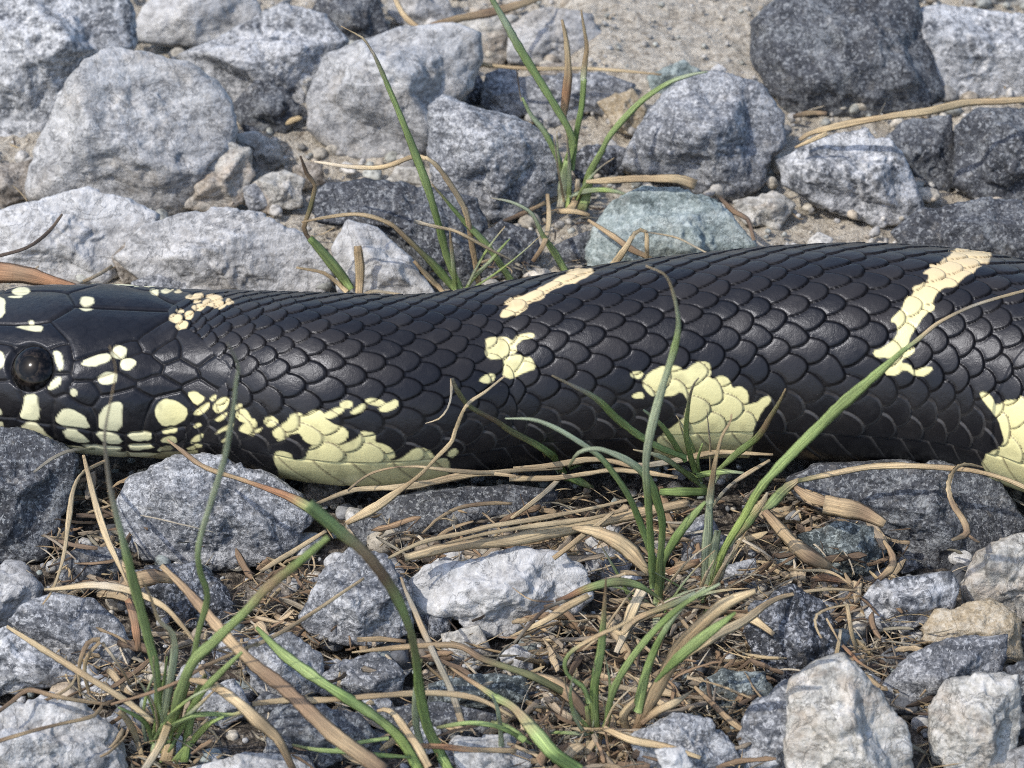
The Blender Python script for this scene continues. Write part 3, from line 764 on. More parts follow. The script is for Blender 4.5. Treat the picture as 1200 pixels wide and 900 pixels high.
    root = link("snake", None, None, loc=tuple(C[np.searchsorted(xs_px, 500)] * np.array((1, 1, 0))),
                label="long black snake with cream crossbars lying across the stony ground", category="snake")
    base = Vector(root.location)
    body = link("body", me, m, parent=root); body.location = -base
    # ---- eyes
    em, ent, EN, EL, eb = new_mat("snake_eye")
    tce = EN.new("ShaderNodeTexCoord"); sp = EN.new("ShaderNodeSeparateXYZ"); EL.new(tce.outputs["Object"], sp.inputs[0])
    rn = EN.new("ShaderNodeVectorMath"); rn.operation = 'LENGTH'
    cb = EN.new("ShaderNodeCombineXYZ"); EL.new(sp.outputs[0], cb.inputs[0]); EL.new(sp.outputs[1], cb.inputs[1]); EL.new(cb.outputs[0], rn.inputs[0])
    nzz = tex_noise(ent, tce.outputs["Object"], 900, 4, 0.7)
    irad = ER * S
    r_ = math_n(ent, 'DIVIDE', rn.outputs["Value"], irad)
    rp = ramp(EN, [(0.0, (0.004, 0.004, 0.004)), (0.47, (0.004, 0.004, 0.004)), (0.51, (0.030, 0.023, 0.016)), (0.60, (0.016, 0.012, 0.010)), (0.84, (0.010, 0.008, 0.007)), (0.93, (0.008, 0.008, 0.009))])
    EL.new(r_, rp.inputs[0])
    rnz = ramp(EN, [(0.42, (0.1,) * 3), (0.62, (1.7,) * 3)]); EL.new(nzz, rnz.inputs[0])
    EL.new(mixc(ent, 1.0, rp.outputs[0], rnz.outputs[0], 'MULTIPLY'), eb.inputs["Base Color"])
    eb.inputs["Roughness"].default_value = 0.11; eb.inputs["Specular IOR Level"].default_value = 0.22
    iy = np.argmin(np.hypot(px[hx] - EX, py[hx] - EY)); a_, b_ = np.unravel_index(iy, px[hx].shape)
    v, f = ico(5)
    for mir in (False, True):
        pc = C[a_] + R[a_] * ((-1 if mir else 1) * Q[a_, b_] * side[a_] + Z[a_, b_] * upv[a_])
        nrm = NRM[a_, b_].copy()
        sd = side[a_]
        if mir: nrm = nrm - 2 * (nrm @ sd) * sd
        nv = Vector(nrm)
        eme = fast_mesh("eye", v * np.array((1.13, 1.13, 0.72)) * ER * S, f, True)
        eo = link("eye", eme, em, parent=root)
        eo.rotation_euler = nv.to_track_quat('Z', 'Y').to_euler()
        eo.location = Vector(pc - nrm * ER * S * (0.62 if mir else 0.40)) - base
build_snake()

# ------------------------------------------------------------------ stones
def star(outline):
    """Radius by direction of a traced outline, about its centre."""
    p = np.asarray(outline, float)
    a = np.asarray(outline, float)
    x, y = a[:, 0], a[:, 1]; x2, y2 = np.roll(x, -1), np.roll(y, -1)
    cr = x * y2 - x2 * y; A = cr.sum() / 2
    cx = ((x + x2) * cr).sum() / (6 * A); cy = ((y + y2) * cr).sum() / (6 * A)
    th = np.linspace(-np.pi, np.pi, 361)
    rad = np.zeros(361)
    dx, dy = np.cos(th), -np.sin(th)
    for i in range(len(p)):
        (x0, y0), (x1, y1) = p[i] - (cx, cy), p[(i + 1) % len(p)] - (cx, cy)
        den = dx * (y1 - y0) - dy * (x1 - x0)
        den = np.where(np.abs(den) < 1e-9, 1e-9, den)
        t = (x0 * (y1 - y0) - y0 * (x1 - x0)) / den
        q = (x0 * dy - y0 * dx) / den
        rad = np.where((t > 0) & (q >= -1e-6) & (q <= 1 + 1e-6), np.maximum(rad, t), rad)
    return cx, cy, th, np.maximum(rad, 3) * 1.07 + 2.0

FINE_ROCKS = True
def stone(outline, kind, label, z=0.55, deep=0.85, facets=16, sharp=34, rough=1.0, seed=None, category="stone", group="stones of the gravel bed", name="stone", lift=0.0):
    seed = int(abs(outline[0][0] * 7 + outline[0][1] * 13 + outline[1][0] * 3)) + 11 if seed is None else seed
    rg = np.random.default_rng(seed)
    rough = rough * rg.uniform(0.45, 1.05); facets = int(rg.integers(8, 18))
    cx, cy, th, rad = star(outline)
    R0 = float(np.median(rad))
    hx = float(np.ptp(rad * np.cos(th))) / 2; hy = float(np.ptp(rad * np.sin(th))) / 2
    zc = (z + 0.12) * min(hy, hx * 1.2) * S + lift
    for _ in range(2):
        c = on_height(cx, cy, zc)
        s = S * ((c - EYE_POINT) @ FWD) / DIST
    sub = 6 if R0 > 55 else (5 if R0 > 24 else 4)
    d, f = ico(sub)
    ang = np.arctan2(d[:, 1], d[:, 0]); rho = np.hypot(d[:, 0], d[:, 1])
    wob = fbm(d * 2.2 + seed, seed, 3, 0.55)
    # faceted solid: soft intersection of random planes with the unit ball
    n = rg.normal(size=(facets, 3)); n /= np.linalg.norm(n, axis=1)[:, None]
    n[:, 2] = np.abs(n[:, 2]) * 0.9 + 0.18; n /= np.linalg.norm(n, axis=1)[:, None]
    n = np.vstack((n, [(0.1, 0.72, 0.66), (-0.2, -0.6, 0.75)]))
    hgt = rg.uniform(0.46, 0.90, len(n))
    acc = np.ones(len(d))
    for ni, hi in zip(n, hgt):
        acc = acc + np.clip(d @ ni / hi, 0, None) ** sharp
    rr = acc ** (-1.0 / sharp)
    rr = rr * (1 + 0.035 * rough * (rho < 0.97)) 
    edge = rr + (1.0 - rr) * smooth01((rho - 0.90) / 0.09) * 0.85           # keep the traced silhouette
    R = np.interp(ang, th, rad)
    dep = deep * min(R0, hy * 1.15, hx * 1.15)
    u = d[:, 0] * R * edge; v = d[:, 1] * R * edge; w = d[:, 2] * dep * rr
    P = np.stack((u, v, w), 1) * s
    # broken surface: lumps, chips along ridges, grain
    k = 1.0 / (R0 * s)
    l1 = fbm(P * k * 1.7 + seed * 0.37, seed + 1, 3, 0.55) * 0.075
    l2 = -np.abs(fbm(P * k * 3.1 - seed * 0.21, seed + 2, 2)) * 0.07 + 0.02
    ch = np.clip(fbm(P * 240, seed + 5, 3, 0.6) - 0.08, 0, 1) * -0.0022
    l3 = fbm(P * 520, seed + 3, 3, 0.65) * 0.00065 * rough
    disp = (l1 + l2) * rough * R0 * s * (0.35 + 0.65 * (rho < 0.93)) + (ch + l3) * min(1.0, R0 / 45)
    P = P + d * disp[:, None]
    W = P[:, :1] * RIGHT + P[:, 1:2] * UP - P[:, 2:3] * FWD
    me = fast_mesh(name, W, f, True)
    link(name, me, ROCK[kind], loc=tuple(c), label=label, category=category, group=group)

ST = [
 # ---- behind the snake
 ([(-40,-20),(140,-20),(158,18),(153,58),(118,72),(80,98),(58,150),(46,188),(0,192),(-40,188)],'mixed',"big mottled grey boulder filling the top left corner, dark on its underside",.5,.9),
 ([(35,215),(45,175),(65,140),(80,108),(100,84),(130,64),(170,70),(215,78),(246,98),(263,122),(269,152),(260,178),(245,192),(226,226),(214,246),(180,250),(130,240),(80,236),(40,232)],'pale',"broad rough pale grey boulder standing behind the snake's head",.55,.85),
 ([(155,36),(172,6),(210,-18),(290,-18),(305,28),(262,50),(225,52),(160,48)],'white',"white stone with an overhanging ledge at the top edge, left of the straw sticks",.9,.7),
 ([(212,66),(255,48),(330,2),(380,18),(402,50),(372,92),(352,128),(310,140),(275,120),(244,98)],'mixed',"sloping blotchy grey boulder under the white ledge stone",.5,.8),
 ([(271,125),(300,96),(335,104),(357,130),(332,156),(290,156)],'dark',"small bluish dark stone tucked at the right side of the broad pale boulder",.5,.9),
 ([(378,-14),(440,-8),(455,38),(402,62),(366,28)],'dark',"dark speckled stone at the top edge beside the bent straw",.5,.8),
 ([(452,-16),(520,-16),(532,24),(482,36),(456,16)],'pale',"pale stone cut by the top edge behind the bent straw",.5,.8),
 ([(365,110),(385,66),(430,50),(470,34),(530,30),(559,42),(560,72),(546,106),(522,128),(506,166),(480,191),(430,192),(395,182),(364,150)],'pale',"large pale angular boulder crossed by a leaning green grass blade",.6,.95),
 ([(325,86),(362,70),(378,92),(366,132),(344,112)],'cream',"small buff stone wedged left of the large pale angular boulder",.5,.8),
 ([(508,130),(525,118),(555,130),(600,140),(640,160),(657,190),(650,212),(612,252),(576,264),(558,242),(515,222),(508,180)],'grey',"wide grey granite block with a deep shadow under its lower right face",.75,.9),
 ([(570,88),(592,80),(606,86),(616,132),(592,142),(566,122)],'grey',"small bluish grey stone above the wide grey granite block",.5,.8),
 ([(544,100),(562,88),(570,118),(548,124)],'black',"tiny blackish stone between the pale angular boulder and bluish stone",.4,.8),
 ([(596,30),(640,10),(690,18),(704,46),(696,72),(640,78),(598,72)],'pale',"pale rounded stone behind the tip of the tallest background grass",.5,.7),
 ([(528,20),(570,14),(604,22),(604,66),(580,78),(545,66)],'cream',"buff dusty stone below the brown straw stick at the top",.4,.7),
 ([(608,92),(700,86),(738,100),(722,138),(690,132),(640,152),(614,132)],'grey',"flat grey stone lying beneath the straight far straw",.4,.6),
 ([(700,120),(740,104),(758,130),(749,158),(724,152)],'tan',"tan wedge shaped stone right of the background grass tuft",.55,.8),
 ([(664,190),(690,170),(730,175),(737,195),(714,212),(680,210)],'black',"small slate blue stone directly behind the background grass tuft",.5,.8),
 ([(735,192),(744,170),(772,120),(800,96),(840,87),(890,100),(916,135),(919,170),(902,186),(896,211),(868,227),(830,234),(798,212),(760,206)],'grey',"big rounded blue grey boulder right of the background grass tuft",.55,.85),
 ([(888,30),(920,0),(1000,-30),(1064,-16),(1102,110),(1080,130),(1020,137),(930,131),(904,106),(888,70)],'dark',"largest dark speckled boulder, near the top right, smooth topped",.5,.8),
 ([(1062,42),(1075,15),(1110,10),(1200,18),(1260,30),(1260,100),(1200,113),(1120,119),(1090,101),(1070,72)],'mixed',"oval mottled grey stone at the top right",.6,.8),
 ([(1120,-26),(1210,-26),(1210,8),(1130,8)],'cream',"sliver of a buff stone above the oval mottled grey stone",.4,.8),
 ([(918,190),(960,166),(1010,150),(1040,165),(1062,200),(1079,242),(1070,262),(1030,267),(970,242),(924,216)],'mixed',"pale peaked stone with dark patches, right below the long straw branch",.5,.75),
 ([(1040,162),(1060,145),(1112,138),(1119,200),(1110,226),(1085,221),(1060,192)],'dark',"small dark block between two grey stones below the long straw branch",.5,.8),
 ([(1122,150),(1150,130),(1260,128),(1260,236),(1160,244),(1122,216)],'dark',"dark grey boulder cut by the right edge below the oval mottled grey stone",.5,.8),
 ([(1046,272),(1080,246),(1150,236),(1260,236),(1260,330),(1150,322),(1070,300)],'dark',"dark finely speckled stone touching the snake's back at the right edge",.45,.7),
 ([(700,268),(718,236),(755,219),(800,221),(842,240),(884,286),(872,326),(700,336),(688,302)],'green',"flat pale greenish stone behind the snake's back",.45,.75),
 ([(132,302),(165,266),(210,251),(250,244),(300,250),(350,274),(388,310),(378,352),(200,352),(172,332)],'pale',"long pale boulder with faint pink stain, behind the snake's neck",.5,.75),
 ([(-30,254),(0,250),(50,236),(100,222),(150,234),(184,252),(180,276),(146,300),(120,332),(20,330),(-30,318)],'white',"whitish boulder at the left edge above the rust brown bark",.5,.75),
 ([(212,242),(234,206),(268,168),(291,175),(297,206),(282,236),(250,248)],'cream',"narrow buff stone leaning on the right of the broad pale boulder",.5,.8),
 ([(366,236),(380,217),(430,211),(500,221),(552,235),(566,266),(560,340),(500,350),(476,300),(430,268),(374,262)],'dark',"long dark stone behind the drooping straw blade and pale wedge stone",.4,.75),
 ([(392,292),(410,262),(442,270),(482,306),(514,350),(398,350)],'white',"white wedge shaped stone behind the dry stub of straw",.5,.7),
 ([(556,278),(588,262),(627,274),(635,302),(604,324),(562,324)],'dark',"small dark stone behind the snake, under the wide grey block",.5,.7),
 ([(652,288),(690,272),(703,305),(676,320),(650,308)],'dark',"tiny dark stone below the roots of the background grass tuft",.5,.7),
 ([(-20,195),(38,188),(37,232),(0,242),(-20,240)],'brown',"brownish stone in the gap under the top left boulder",.35,.7),
 ([(156,330),(200,316),(236,320),(254,345),(150,352)],'grey',"small blue grey stone peeping over the top of the snake's head",.5,.7),
 ([(132,302),(150,284),(168,300),(184,334),(146,332)],'brown',"small brown round stone right of the rust brown bark",.5,.8),
 ([(298,216),(330,199),(357,210),(352,242),(308,248)],'cream',"creamy pebble beside the curled brown tipped blade",.45,.7),
 ([(286,222),(304,213),(313,240),(293,250)],'grey',"tiny grey pebble left of the creamy pebble",.5,.7),
 ([(272,160),(300,156),(325,170),(330,190),(300,205),(292,180)],'cream',"crumbly buff stone under the bluish dark stone",.35,.7),
 ([(344,196),(372,190),(380,214),(352,222)],'brown',"small dull stone beneath the pale horizontal straw",.4,.7),
 ([(468,196),(520,200),(545,222),(500,226),(455,214)],'cream',"low sandy stone between the pale angular boulder and long dark stone",.3,.6),
 ([(634,75),(690,74),(752,88),(740,100),(640,94)],'brown',"thin flat dusty stone just above the straight far straw",.2,.6),
 ([(760,90),(800,72),(822,84),(800,100),(770,112)],'green',"low greenish stone at the tip of the arching far blade",.3,.7,.0045),
 ([(832,84),(842,76),(850,82),(846,91),(836,90)],'white',"tiny white pebble on the sandy patch",.9,.9,.0055),
 ([(860,236),(905,225),(930,240),(910,268),(875,262)],'cream',"low buff pebble between greenish stone and pale peaked stone",.3,.7),
 # ---- before the snake
 ([(-40,508),(20,503),(60,518),(90,540),(76,600),(52,652),(10,662),(-40,662)],'dark',"dark speckled boulder under the snake's chin at the left edge",.5,.75),
 ([(140,587),(155,560),(200,540),(260,534),(310,554),(350,580),(363,606),(345,642),(310,662),(240,667),(170,657),(144,632)],'grey',"rounded speckled granite stone below the snake's neck",.5,.75),
 ([(66,660),(100,640),(142,644),(134,688),(80,694)],'dark',"small dark stone left of the rounded speckled granite, under a pale straw",.5,.8),
 ([(152,668),(230,660),(262,690),(280,722),(240,738),(190,722),(158,692)],'black',"blackish stone with white flecks below the rounded speckled granite",.4,.8),
 ([(-20,674),(30,672),(45,690),(35,722),(10,738),(-20,738)],'pale',"pale grey stone at the left edge, above the cracked pair",.5,.8),
 ([(14,728),(28,712),(62,699),(110,704),(140,734),(156,766),(144,796),(108,790),(60,770)],'grey',"grey stone under the straight dry straw in the lower left",.5,.8),
 ([(-30,748),(10,738),(60,768),(90,792),(60,803),(20,812),(-30,815)],'mixed',"low grey stone at the left edge beneath the grey one with straw",.5,.8),
 ([(-30,842),(40,817),(90,824),(132,860),(144,896),(130,930),(-30,930)],'pale',"smooth pale grey stone in the bottom left corner",.5,.8),
 ([(353,722),(380,670),(410,645),(450,650),(476,690),(482,742),(430,757),(368,747)],'grey',"speckled blue grey stone left of the white quartz stone",0.75,.8),
 ([(408,612),(470,580),(600,568),(655,574),(642,602),(560,632),(480,648),(428,642)],'dark',"long dark stone lying under the snake's belly and the straws",.4,.8),
 ([(483,682),(500,662),(560,655),(610,644),(652,650),(686,670),(690,702),(652,737),(600,747),(553,742),(530,722),(494,716)],'white',"bright white quartz stone in the middle of the foreground",.65,.8),
 ([(484,704),(528,716),(524,758),(498,748)],'black',"blackish chip under the left end of the white quartz stone",.5,.8),
 ([(292,752),(340,742),(376,770),(382,802),(340,822),(296,812)],'grey',"grey stone right of the left foreground tuft",0.75,.8),
 ([(356,804),(400,778),(440,764),(472,790),(466,817),(400,824)],'grey',"grey speckled stone behind the slanting green blade",0.75,.8),
 ([(316,832),(370,824),(420,838),(442,870),(380,898),(316,884)],'dark',"dark blotchy stone under the brown leaning blade",0.70,.8),
 ([(503,802),(560,790),(612,794),(618,822),(560,828),(508,828)],'dgreen',"dark greenish stone below the white quartz stone",0.80,.8),
 ([(448,832),(520,824),(583,838),(578,862),(500,868),(448,854)],'dark',"dark speckled low stone between two straws near the bottom",0.65,.8),
 ([(536,868),(600,858),(624,890),(604,918),(536,914)],'pale',"pale stone at the bottom edge below the central tuft",0.70,.8),
 ([(215,902),(290,884),(352,886),(374,914),(226,926)],'pale',"pale stone at the bottom edge right of the left tuft",.45,.8),
 ([(516,742),(560,734),(574,766),(560,782),(524,778)],'cream',"buff chip under the left part of the white quartz stone",.3,.7),
 ([(926,562),(960,545),(1100,543),(1168,558),(1204,612),(1192,644),(1130,674),(1090,678),(1040,637),(990,612),(938,584)],'dark',"large dark speckled stone under the snake at the right",.4,.75),
 ([(936,628),(980,614),(1020,619),(1039,645),(1022,670),(975,675),(948,652)],'dgreen',"grey green stone at the lower left of the large dark one",0.80,.8),
 ([(1007,702),(1024,680),(1070,677),(1110,672),(1121,690),(1112,722),(1060,742),(1018,732)],'mixed',"knobbly grey stone with white swirls, below the large dark one",0.90,.85),
 ([(1134,684),(1150,650),(1190,630),(1260,624),(1260,722),(1190,728),(1150,717),(1134,712)],'cream',"cream grey boulder at the right edge under the snake's bend",.55,.8),
 ([(1078,738),(1100,715),(1160,705),(1191,718),(1196,772),(1150,778),(1130,752),(1085,754)],'tan',"tan yellowish stone near the right edge",.55,.8),
 ([(1036,804),(1070,768),(1110,751),(1176,746),(1172,792),(1130,803),(1094,834),(1048,838)],'grey',"angular grey stone under the tan yellowish stone",.55,.8),
 ([(1091,832),(1110,800),(1150,794),(1191,794),(1194,850),(1182,904),(1120,910),(1097,882)],'cream',"block with a brown pit at the bottom right",.7,.85),
 ([(921,872),(930,802),(960,780),(990,772),(1030,810),(1062,850),(1070,900),(1062,935),(926,935)],'cream',"large pyramid shaped pale stone at the bottom right",.65,.9),
 ([(882,712),(930,688),(966,708),(988,760),(976,778),(920,804),(888,778),(876,742)],'black',"shiny dark crystalline stone above the large pyramid stone",0.70,.8),
 ([(820,802),(850,786),(896,789),(907,815),(886,842),(850,840),(823,827)],'dgreen',"dark green stone left of the shiny dark one",0.85,.8),
 ([(862,894),(878,830),(920,799),(940,825),(927,872),(922,930),(864,930)],'grey',"narrow slanted grey stone left of the large pyramid stone",0.80,.8),
 ([(746,864),(790,840),(832,844),(868,892),(862,930),(756,930)],'grey',"grey stone at the bottom edge with a white chip on it",0.70,.8),
 ([(768,880),(800,877),(810,898),(782,905)],'white',"white chip lying on the grey stone at the bottom edge",.9,.7,.0125),
 ([(1178,782),(1200,773),(1250,800),(1250,854),(1193,854)],'dark',"bluish dark stone at the right edge beside the pitted block",.5,.8),
 ([(1178,882),(1240,868),(1240,930),(1178,930)],'pale',"pale stone in the bottom right corner",.4,.8),
 ([(798,622),(830,604),(848,640),(842,678),(803,672)],'grey',"grey broken stone behind the thick stalk of the right tuft",.35,.8),
 ([(848,668),(885,654),(888,692),(854,704)],'grey',"small grey block right of the thick stalk",.45,.8),
 ([(686,648),(725,638),(743,660),(726,684),(688,676)],'grey',"small grey stone right of the white quartz stone",.4,.8),
 ([(1048,656),(1068,651),(1077,665),(1058,671)],'grey',"tiny grey pebble in the dead leaves beside the large dark stone",.6,.8),
 ([(356,562),(395,564),(404,590),(362,594)],'brown',"grey brown pebble under the snake's yellow belly patch",.6,.8),
 ([(118,848),(138,838),(144,866),(120,868)],'grey',"tiny grey pebble in the roots of the left tuft",.6,.8),
 ([(232,806),(275,796),(292,832),(262,853),(234,836)],'grey',"grey stone behind the leaves of the left tuft",0.75,.8),
 ([(290,690),(330,684),(348,704),(320,722),(288,712)],'brown',"small dusty stone between the two crossing green blades",.35,.7),
]
ST += [
 ([(246,750),(268,738),(292,748),(290,776),(258,780)],'grey',"small grey stone between the left tuft and the brown leaning blade",.6,.8),
 ([(296,826),(312,812),(332,820),(334,846),(306,852)],'dark',"small dark stone just under the long level straw",.6,.8),
 ([(416,828),(438,816),(456,824),(454,846),(426,850)],'grey',"small grey stone left of the dark speckled low stone",.7,.8),
 ([(586,768),(606,758),(628,768),(622,788),(594,790)],'pale',"small pale stone below the right end of the white quartz stone",.7,.8),
 ([(96,800),(116,792),(134,802),(128,824),(100,824)],'mixed',"small mottled stone below the dry root knot",.6,.8),
 ([(470,858),(492,848),(516,856),(514,880),(480,884)],'mixed',"small mottled stone at the foot of the arching blade",.6,.8),
 ([(756,800),(778,790),(796,802),(790,826),(762,826)],'dark',"small dark stone right of the low centre tuft's broad sheath",.5,.8),
 ([(1030,770),(1050,758),(1066,768),(1060,784),(1038,788)],'dark',"small dark stone in the straw left of the angular grey stone",.5,.8),
]
for row in ST:
    stone(row[0], row[1], row[2], row[3], row[4], lift=row[5] if len(row) > 5 else 0.0)

# ------------------------------------------------------------------ fine gravel between the stones
def joined(name, pieces_v, pieces_f, cols, mat, smooth=True, vecs=None):
    off = 0; F = []
    for v, f in zip(pieces_v, pieces_f):
        F.append(f + off); off += len(v)
    return link(name, fast_mesh(name, np.vstack(pieces_v), np.vstack(F), smooth, np.vstack(cols), None if vecs is None else np.vstack(vecs)), mat, kind="stuff")

def gravel():
    rg = np.random.default_rng(5)
    tones = np.array([(0.40, 0.40, 0.40), (0.22, 0.225, 0.235), (0.09, 0.095, 0.105), (0.45, 0.41, 0.34), (0.34, 0.28, 0.21), (0.43, 0.425, 0.41), (0.24, 0.27, 0.26)])
    pv, pf, pc = [], [], []
    def add(x, y, r, sub):
        if y > 0.03 and r > 0.0010 and r < 0.0035:
            sx, sy = to_px(np.array((x, y, 0.004)))
            if 690 < sx < 900 and sy < 100: return
        v, f = ico(sub)
        n = rg.normal(size=(7, 3)); n /= np.linalg.norm(n, axis=1)[:, None]
        acc = np.ones(len(v))
        for ni, hi in zip(n, rg.uniform(0.6, 0.95, 7)): acc += np.clip(v @ ni / hi, 0, None) ** 10
        q = v * (acc ** -0.1)[:, None] * rg.uniform(0.65, 1.25, 3)
        q = q * (1 + 0.12 * noise3(v * 2.1 + rg.uniform(0, 50), int(rg.integers(1000))))[:, None]
        a = rg.uniform(0, 6.28); c, s = math.cos(a), math.sin(a)
        q = np.stack((q[:, 0] * c - q[:, 1] * s, q[:, 0] * s + q[:, 1] * c, q[:, 2] * 0.8), 1) * r
        zz = r * rg.uniform(0.0, 0.6)
        if y > 0.03:
            sx, sy = to_px(np.array((x, y, 0.004)))
            if 690 < sx < 900 and sy < 100: zz += 0.005
        pv.append(q + (x, y, zz)); pf.append(f)
        t = tones[rg.integers(len(tones))]
        if y > 0.03: t = 0.6 * t + 0.4 * np.array((0.46, 0.42, 0.35))
        pc.append(np.tile(t * rg.uniform(0.75, 1.2), (len(v), 1)))
    for _ in range(5200):
        add(rg.uniform(-0.145, 0.145), rg.uniform(-0.13, 0.23), rg.uniform(0.0005, 0.0011), 1)
    for _ in range(1500):
        add(rg.uniform(-0.15, 0.15), rg.uniform(-0.13, 0.24), rg.uniform(0.0011, 0.0021), 2)
    for _ in range(420):
        add(rg.uniform(-0.13, 0.13), rg.uniform(-0.12, -0.02), rg.uniform(0.0016, 0.0033), 3)
    for _ in range(200):
        add(rg.uniform(-0.14, 0.14), rg.uniform(0.02, 0.2), rg.uniform(0.0016, 0.0028), 3)
    n = 0
    while n < 520:                                       # the same gravel bed goes on outside the view
        x, y = rg.uniform(-0.42, 0.42), rg.uniform(-0.30, 0.5)
        sx, sy = to_px(np.array((x, y, 0.004)))
        r = rg.uniform(0.004, 0.011)
        m = r / S * 1.5
        if -m < sx < 1200 + m and -m < sy < 900 + m: continue
        add(x, y, r, 3); n += 1
    joined("gravel", pv, pf, pc, MAT_GRIT)
gravel()

# ------------------------------------------------------------------ grass, straw and dead leaves
C_ = {'g': (0.34, 0.44, 0.17), 'G': (0.24, 0.34, 0.11), 'p': (0.48, 0.54, 0.36), 'l': (0.43, 0.54, 0.17), 'o': (0.23, 0.23, 0.11),
      's': (0.62, 0.485, 0.29), 't': (0.47, 0.345, 0.20), 'b': (0.27, 0.18, 0.11), 'k': (0.11, 0.08, 0.06), 'r': (0.36, 0.19, 0.10),
      'w': (0.70, 0.60, 0.45), 'a': (0.40, 0.36, 0.28), 'm': (0.30, 0.27, 0.20)}
LEN_SEED = [0]

def curve(pts, n):
    p = np.asarray(pts, float)
    if len(p) == 2: p = np.vstack((p[0], p.mean(0), p[1]))
    q = np.vstack((2 * p[0] - p[1], p, 2 * p[-1] - p[-2]))
    d = np.concatenate(((0,), np.cumsum(np.linalg.norm(np.diff(p, axis=0), axis=1))))
    t = np.linspace(0, d[-1], n); i = np.clip(np.searchsorted(d, t) - 1, 0, len(p) - 2)
    f = ((t - d[i]) / (d[i + 1] - d[i]))[:, None]
    a, b, c, e = q[i], q[i + 1], q[i + 2], q[i + 3]
    return 0.5 * ((2 * b) + (-a + c) * f + (2 * a - 5 * b + 4 * c - e) * f ** 2 + (-a + 3 * b - 3 * c + e) * f ** 3), t / d[-1]

def lerp_list(vals, t):
    v = np.asarray(vals, float); x = np.linspace(0, 1, len(v))
    if v.ndim == 1: return np.interp(t, x, v)
    return np.stack([np.interp(t, x, v[:, k]) for k in range(v.shape[1])], 1)

def strand_mesh(name, W, width, tint, fold=0.22, thick=0.04, twist=0.0, seed=0, cup=1.0):
    """A blade along the points W: a folded strip with real thickness, fibrous edges, closed ends."""
    n = len(W)
    rg = np.random.default_rng(seed)
    T = np.gradient(W, axis=0); T /= np.linalg.norm(T, axis=1)[:, None] + 1e-12
    view = EYE_POINT - W; view /= np.linalg.norm(view, axis=1)[:, None]
    side = np.cross(T, view); side /= np.linalg.norm(side, axis=1)[:, None] + 1e-12
    nor = np.cross(side, T)
    tw = twist + 0.35 * np.sin(np.linspace(0, rg.uniform(2, 5), n) + rg.uniform(0, 6)) * (0.5 if twist == 0 else 1)
    side, nor = side * np.cos(tw)[:, None] + nor * np.sin(tw)[:, None], nor * np.cos(tw)[:, None] - side * np.sin(tw)[:, None]
    us = np.array((-1, -0.55, 0, 0.55, 1.0))
    hs = -np.abs(us) * fold * cup
    rough = 1 + 0.05 * rg.normal(size=n) + 0.10 * np.interp(np.arange(n), np.arange(0, n + 5, 5), rg.normal(size=len(np.arange(0, n + 5, 5))))
    ring = []
    for u, h in zip(us, hs):
        ring.append(W + side * (u * width * 0.5 * rough)[:, None] + nor * ((h + thick * (1 - 0.7 * abs(u))) * width * 0.5)[:, None])
    for u, h in zip(us[::-1][1:-1], hs[::-1][1:-1]):
        ring.append(W + side * (u * width * 0.5 * rough)[:, None] + nor * ((h - thick * (1 - 0.7 * abs(u))) * width * 0.5)[:, None])
    k = len(ring)
    V = np.stack(ring, 1).reshape(-1, 3)
    i = np.arange(n * k).reshape(n, k); i2 = np.roll(i, -1, 1)
    F = np.stack((i[:-1], i2[:-1], i2[1:], i[1:]), -1).reshape(-1, 4)
    cap0 = [[i[0, 0], i[0, 1], i[0, 7], i[0, 7]]]
    caps = np.array([[i[r, a], i[r, b], i[r, c], i[r, d_]] for r in (0, n - 1) for a, b, c, d_ in ((0, 1, 7, 0), (1, 2, 6, 7), (2, 3, 5, 6), (3, 4, 5, 3))])
    F = np.vstack((F, caps[[1, 2, 5, 6]]))
    uu = np.concatenate((us, us[::-1][1:-1]))
    L = np.concatenate(((0,), np.cumsum(np.linalg.norm(np.diff(W, axis=0), axis=1)))) * 1000
    sv = np.zeros((n, k, 3)); sv[..., 0] = uu * 0.5 + seed * 3.17 % 50; sv[..., 1] = L[:, None] + (seed * 7.7) % 100; sv[..., 2] = uu * 1.0
    col = np.repeat(tint[:, None, :], k, 1)
    return V, F, col.reshape(-1, 3), sv.reshape(-1, 3)

def place(pts, base=None, lean=0.15, z=None, zmin=0.004):
    """Photograph points to space: on an almost upright plane through a root, or lying at the heights z (mm)."""
    p = np.asarray(pts, float)
    if z is not None:
        t = np.linspace(0, 1, len(p))
        zz = lerp_list(z if isinstance(z, (list, tuple)) else (z, z), t) * 0.001
        return on_height(p[:, 0], p[:, 1], zz)
    b = on_height(base[0], base[1], 0.003)
    d = ray(p[:, 0], p[:, 1])
    # (y - by) + lean (zz - bz) = 0
    num = (b[1] - EYE_POINT[1]) + lean * (b[2] - EYE_POINT[2])
    t = num / (d[:, 1] + lean * d[:, 2])
    W = EYE_POINT + t[:, None] * d
    low = W[:, 2] < zmin
    if low.any(): W[low] = on_height(p[low, 0], p[low, 1], zmin)
    return W

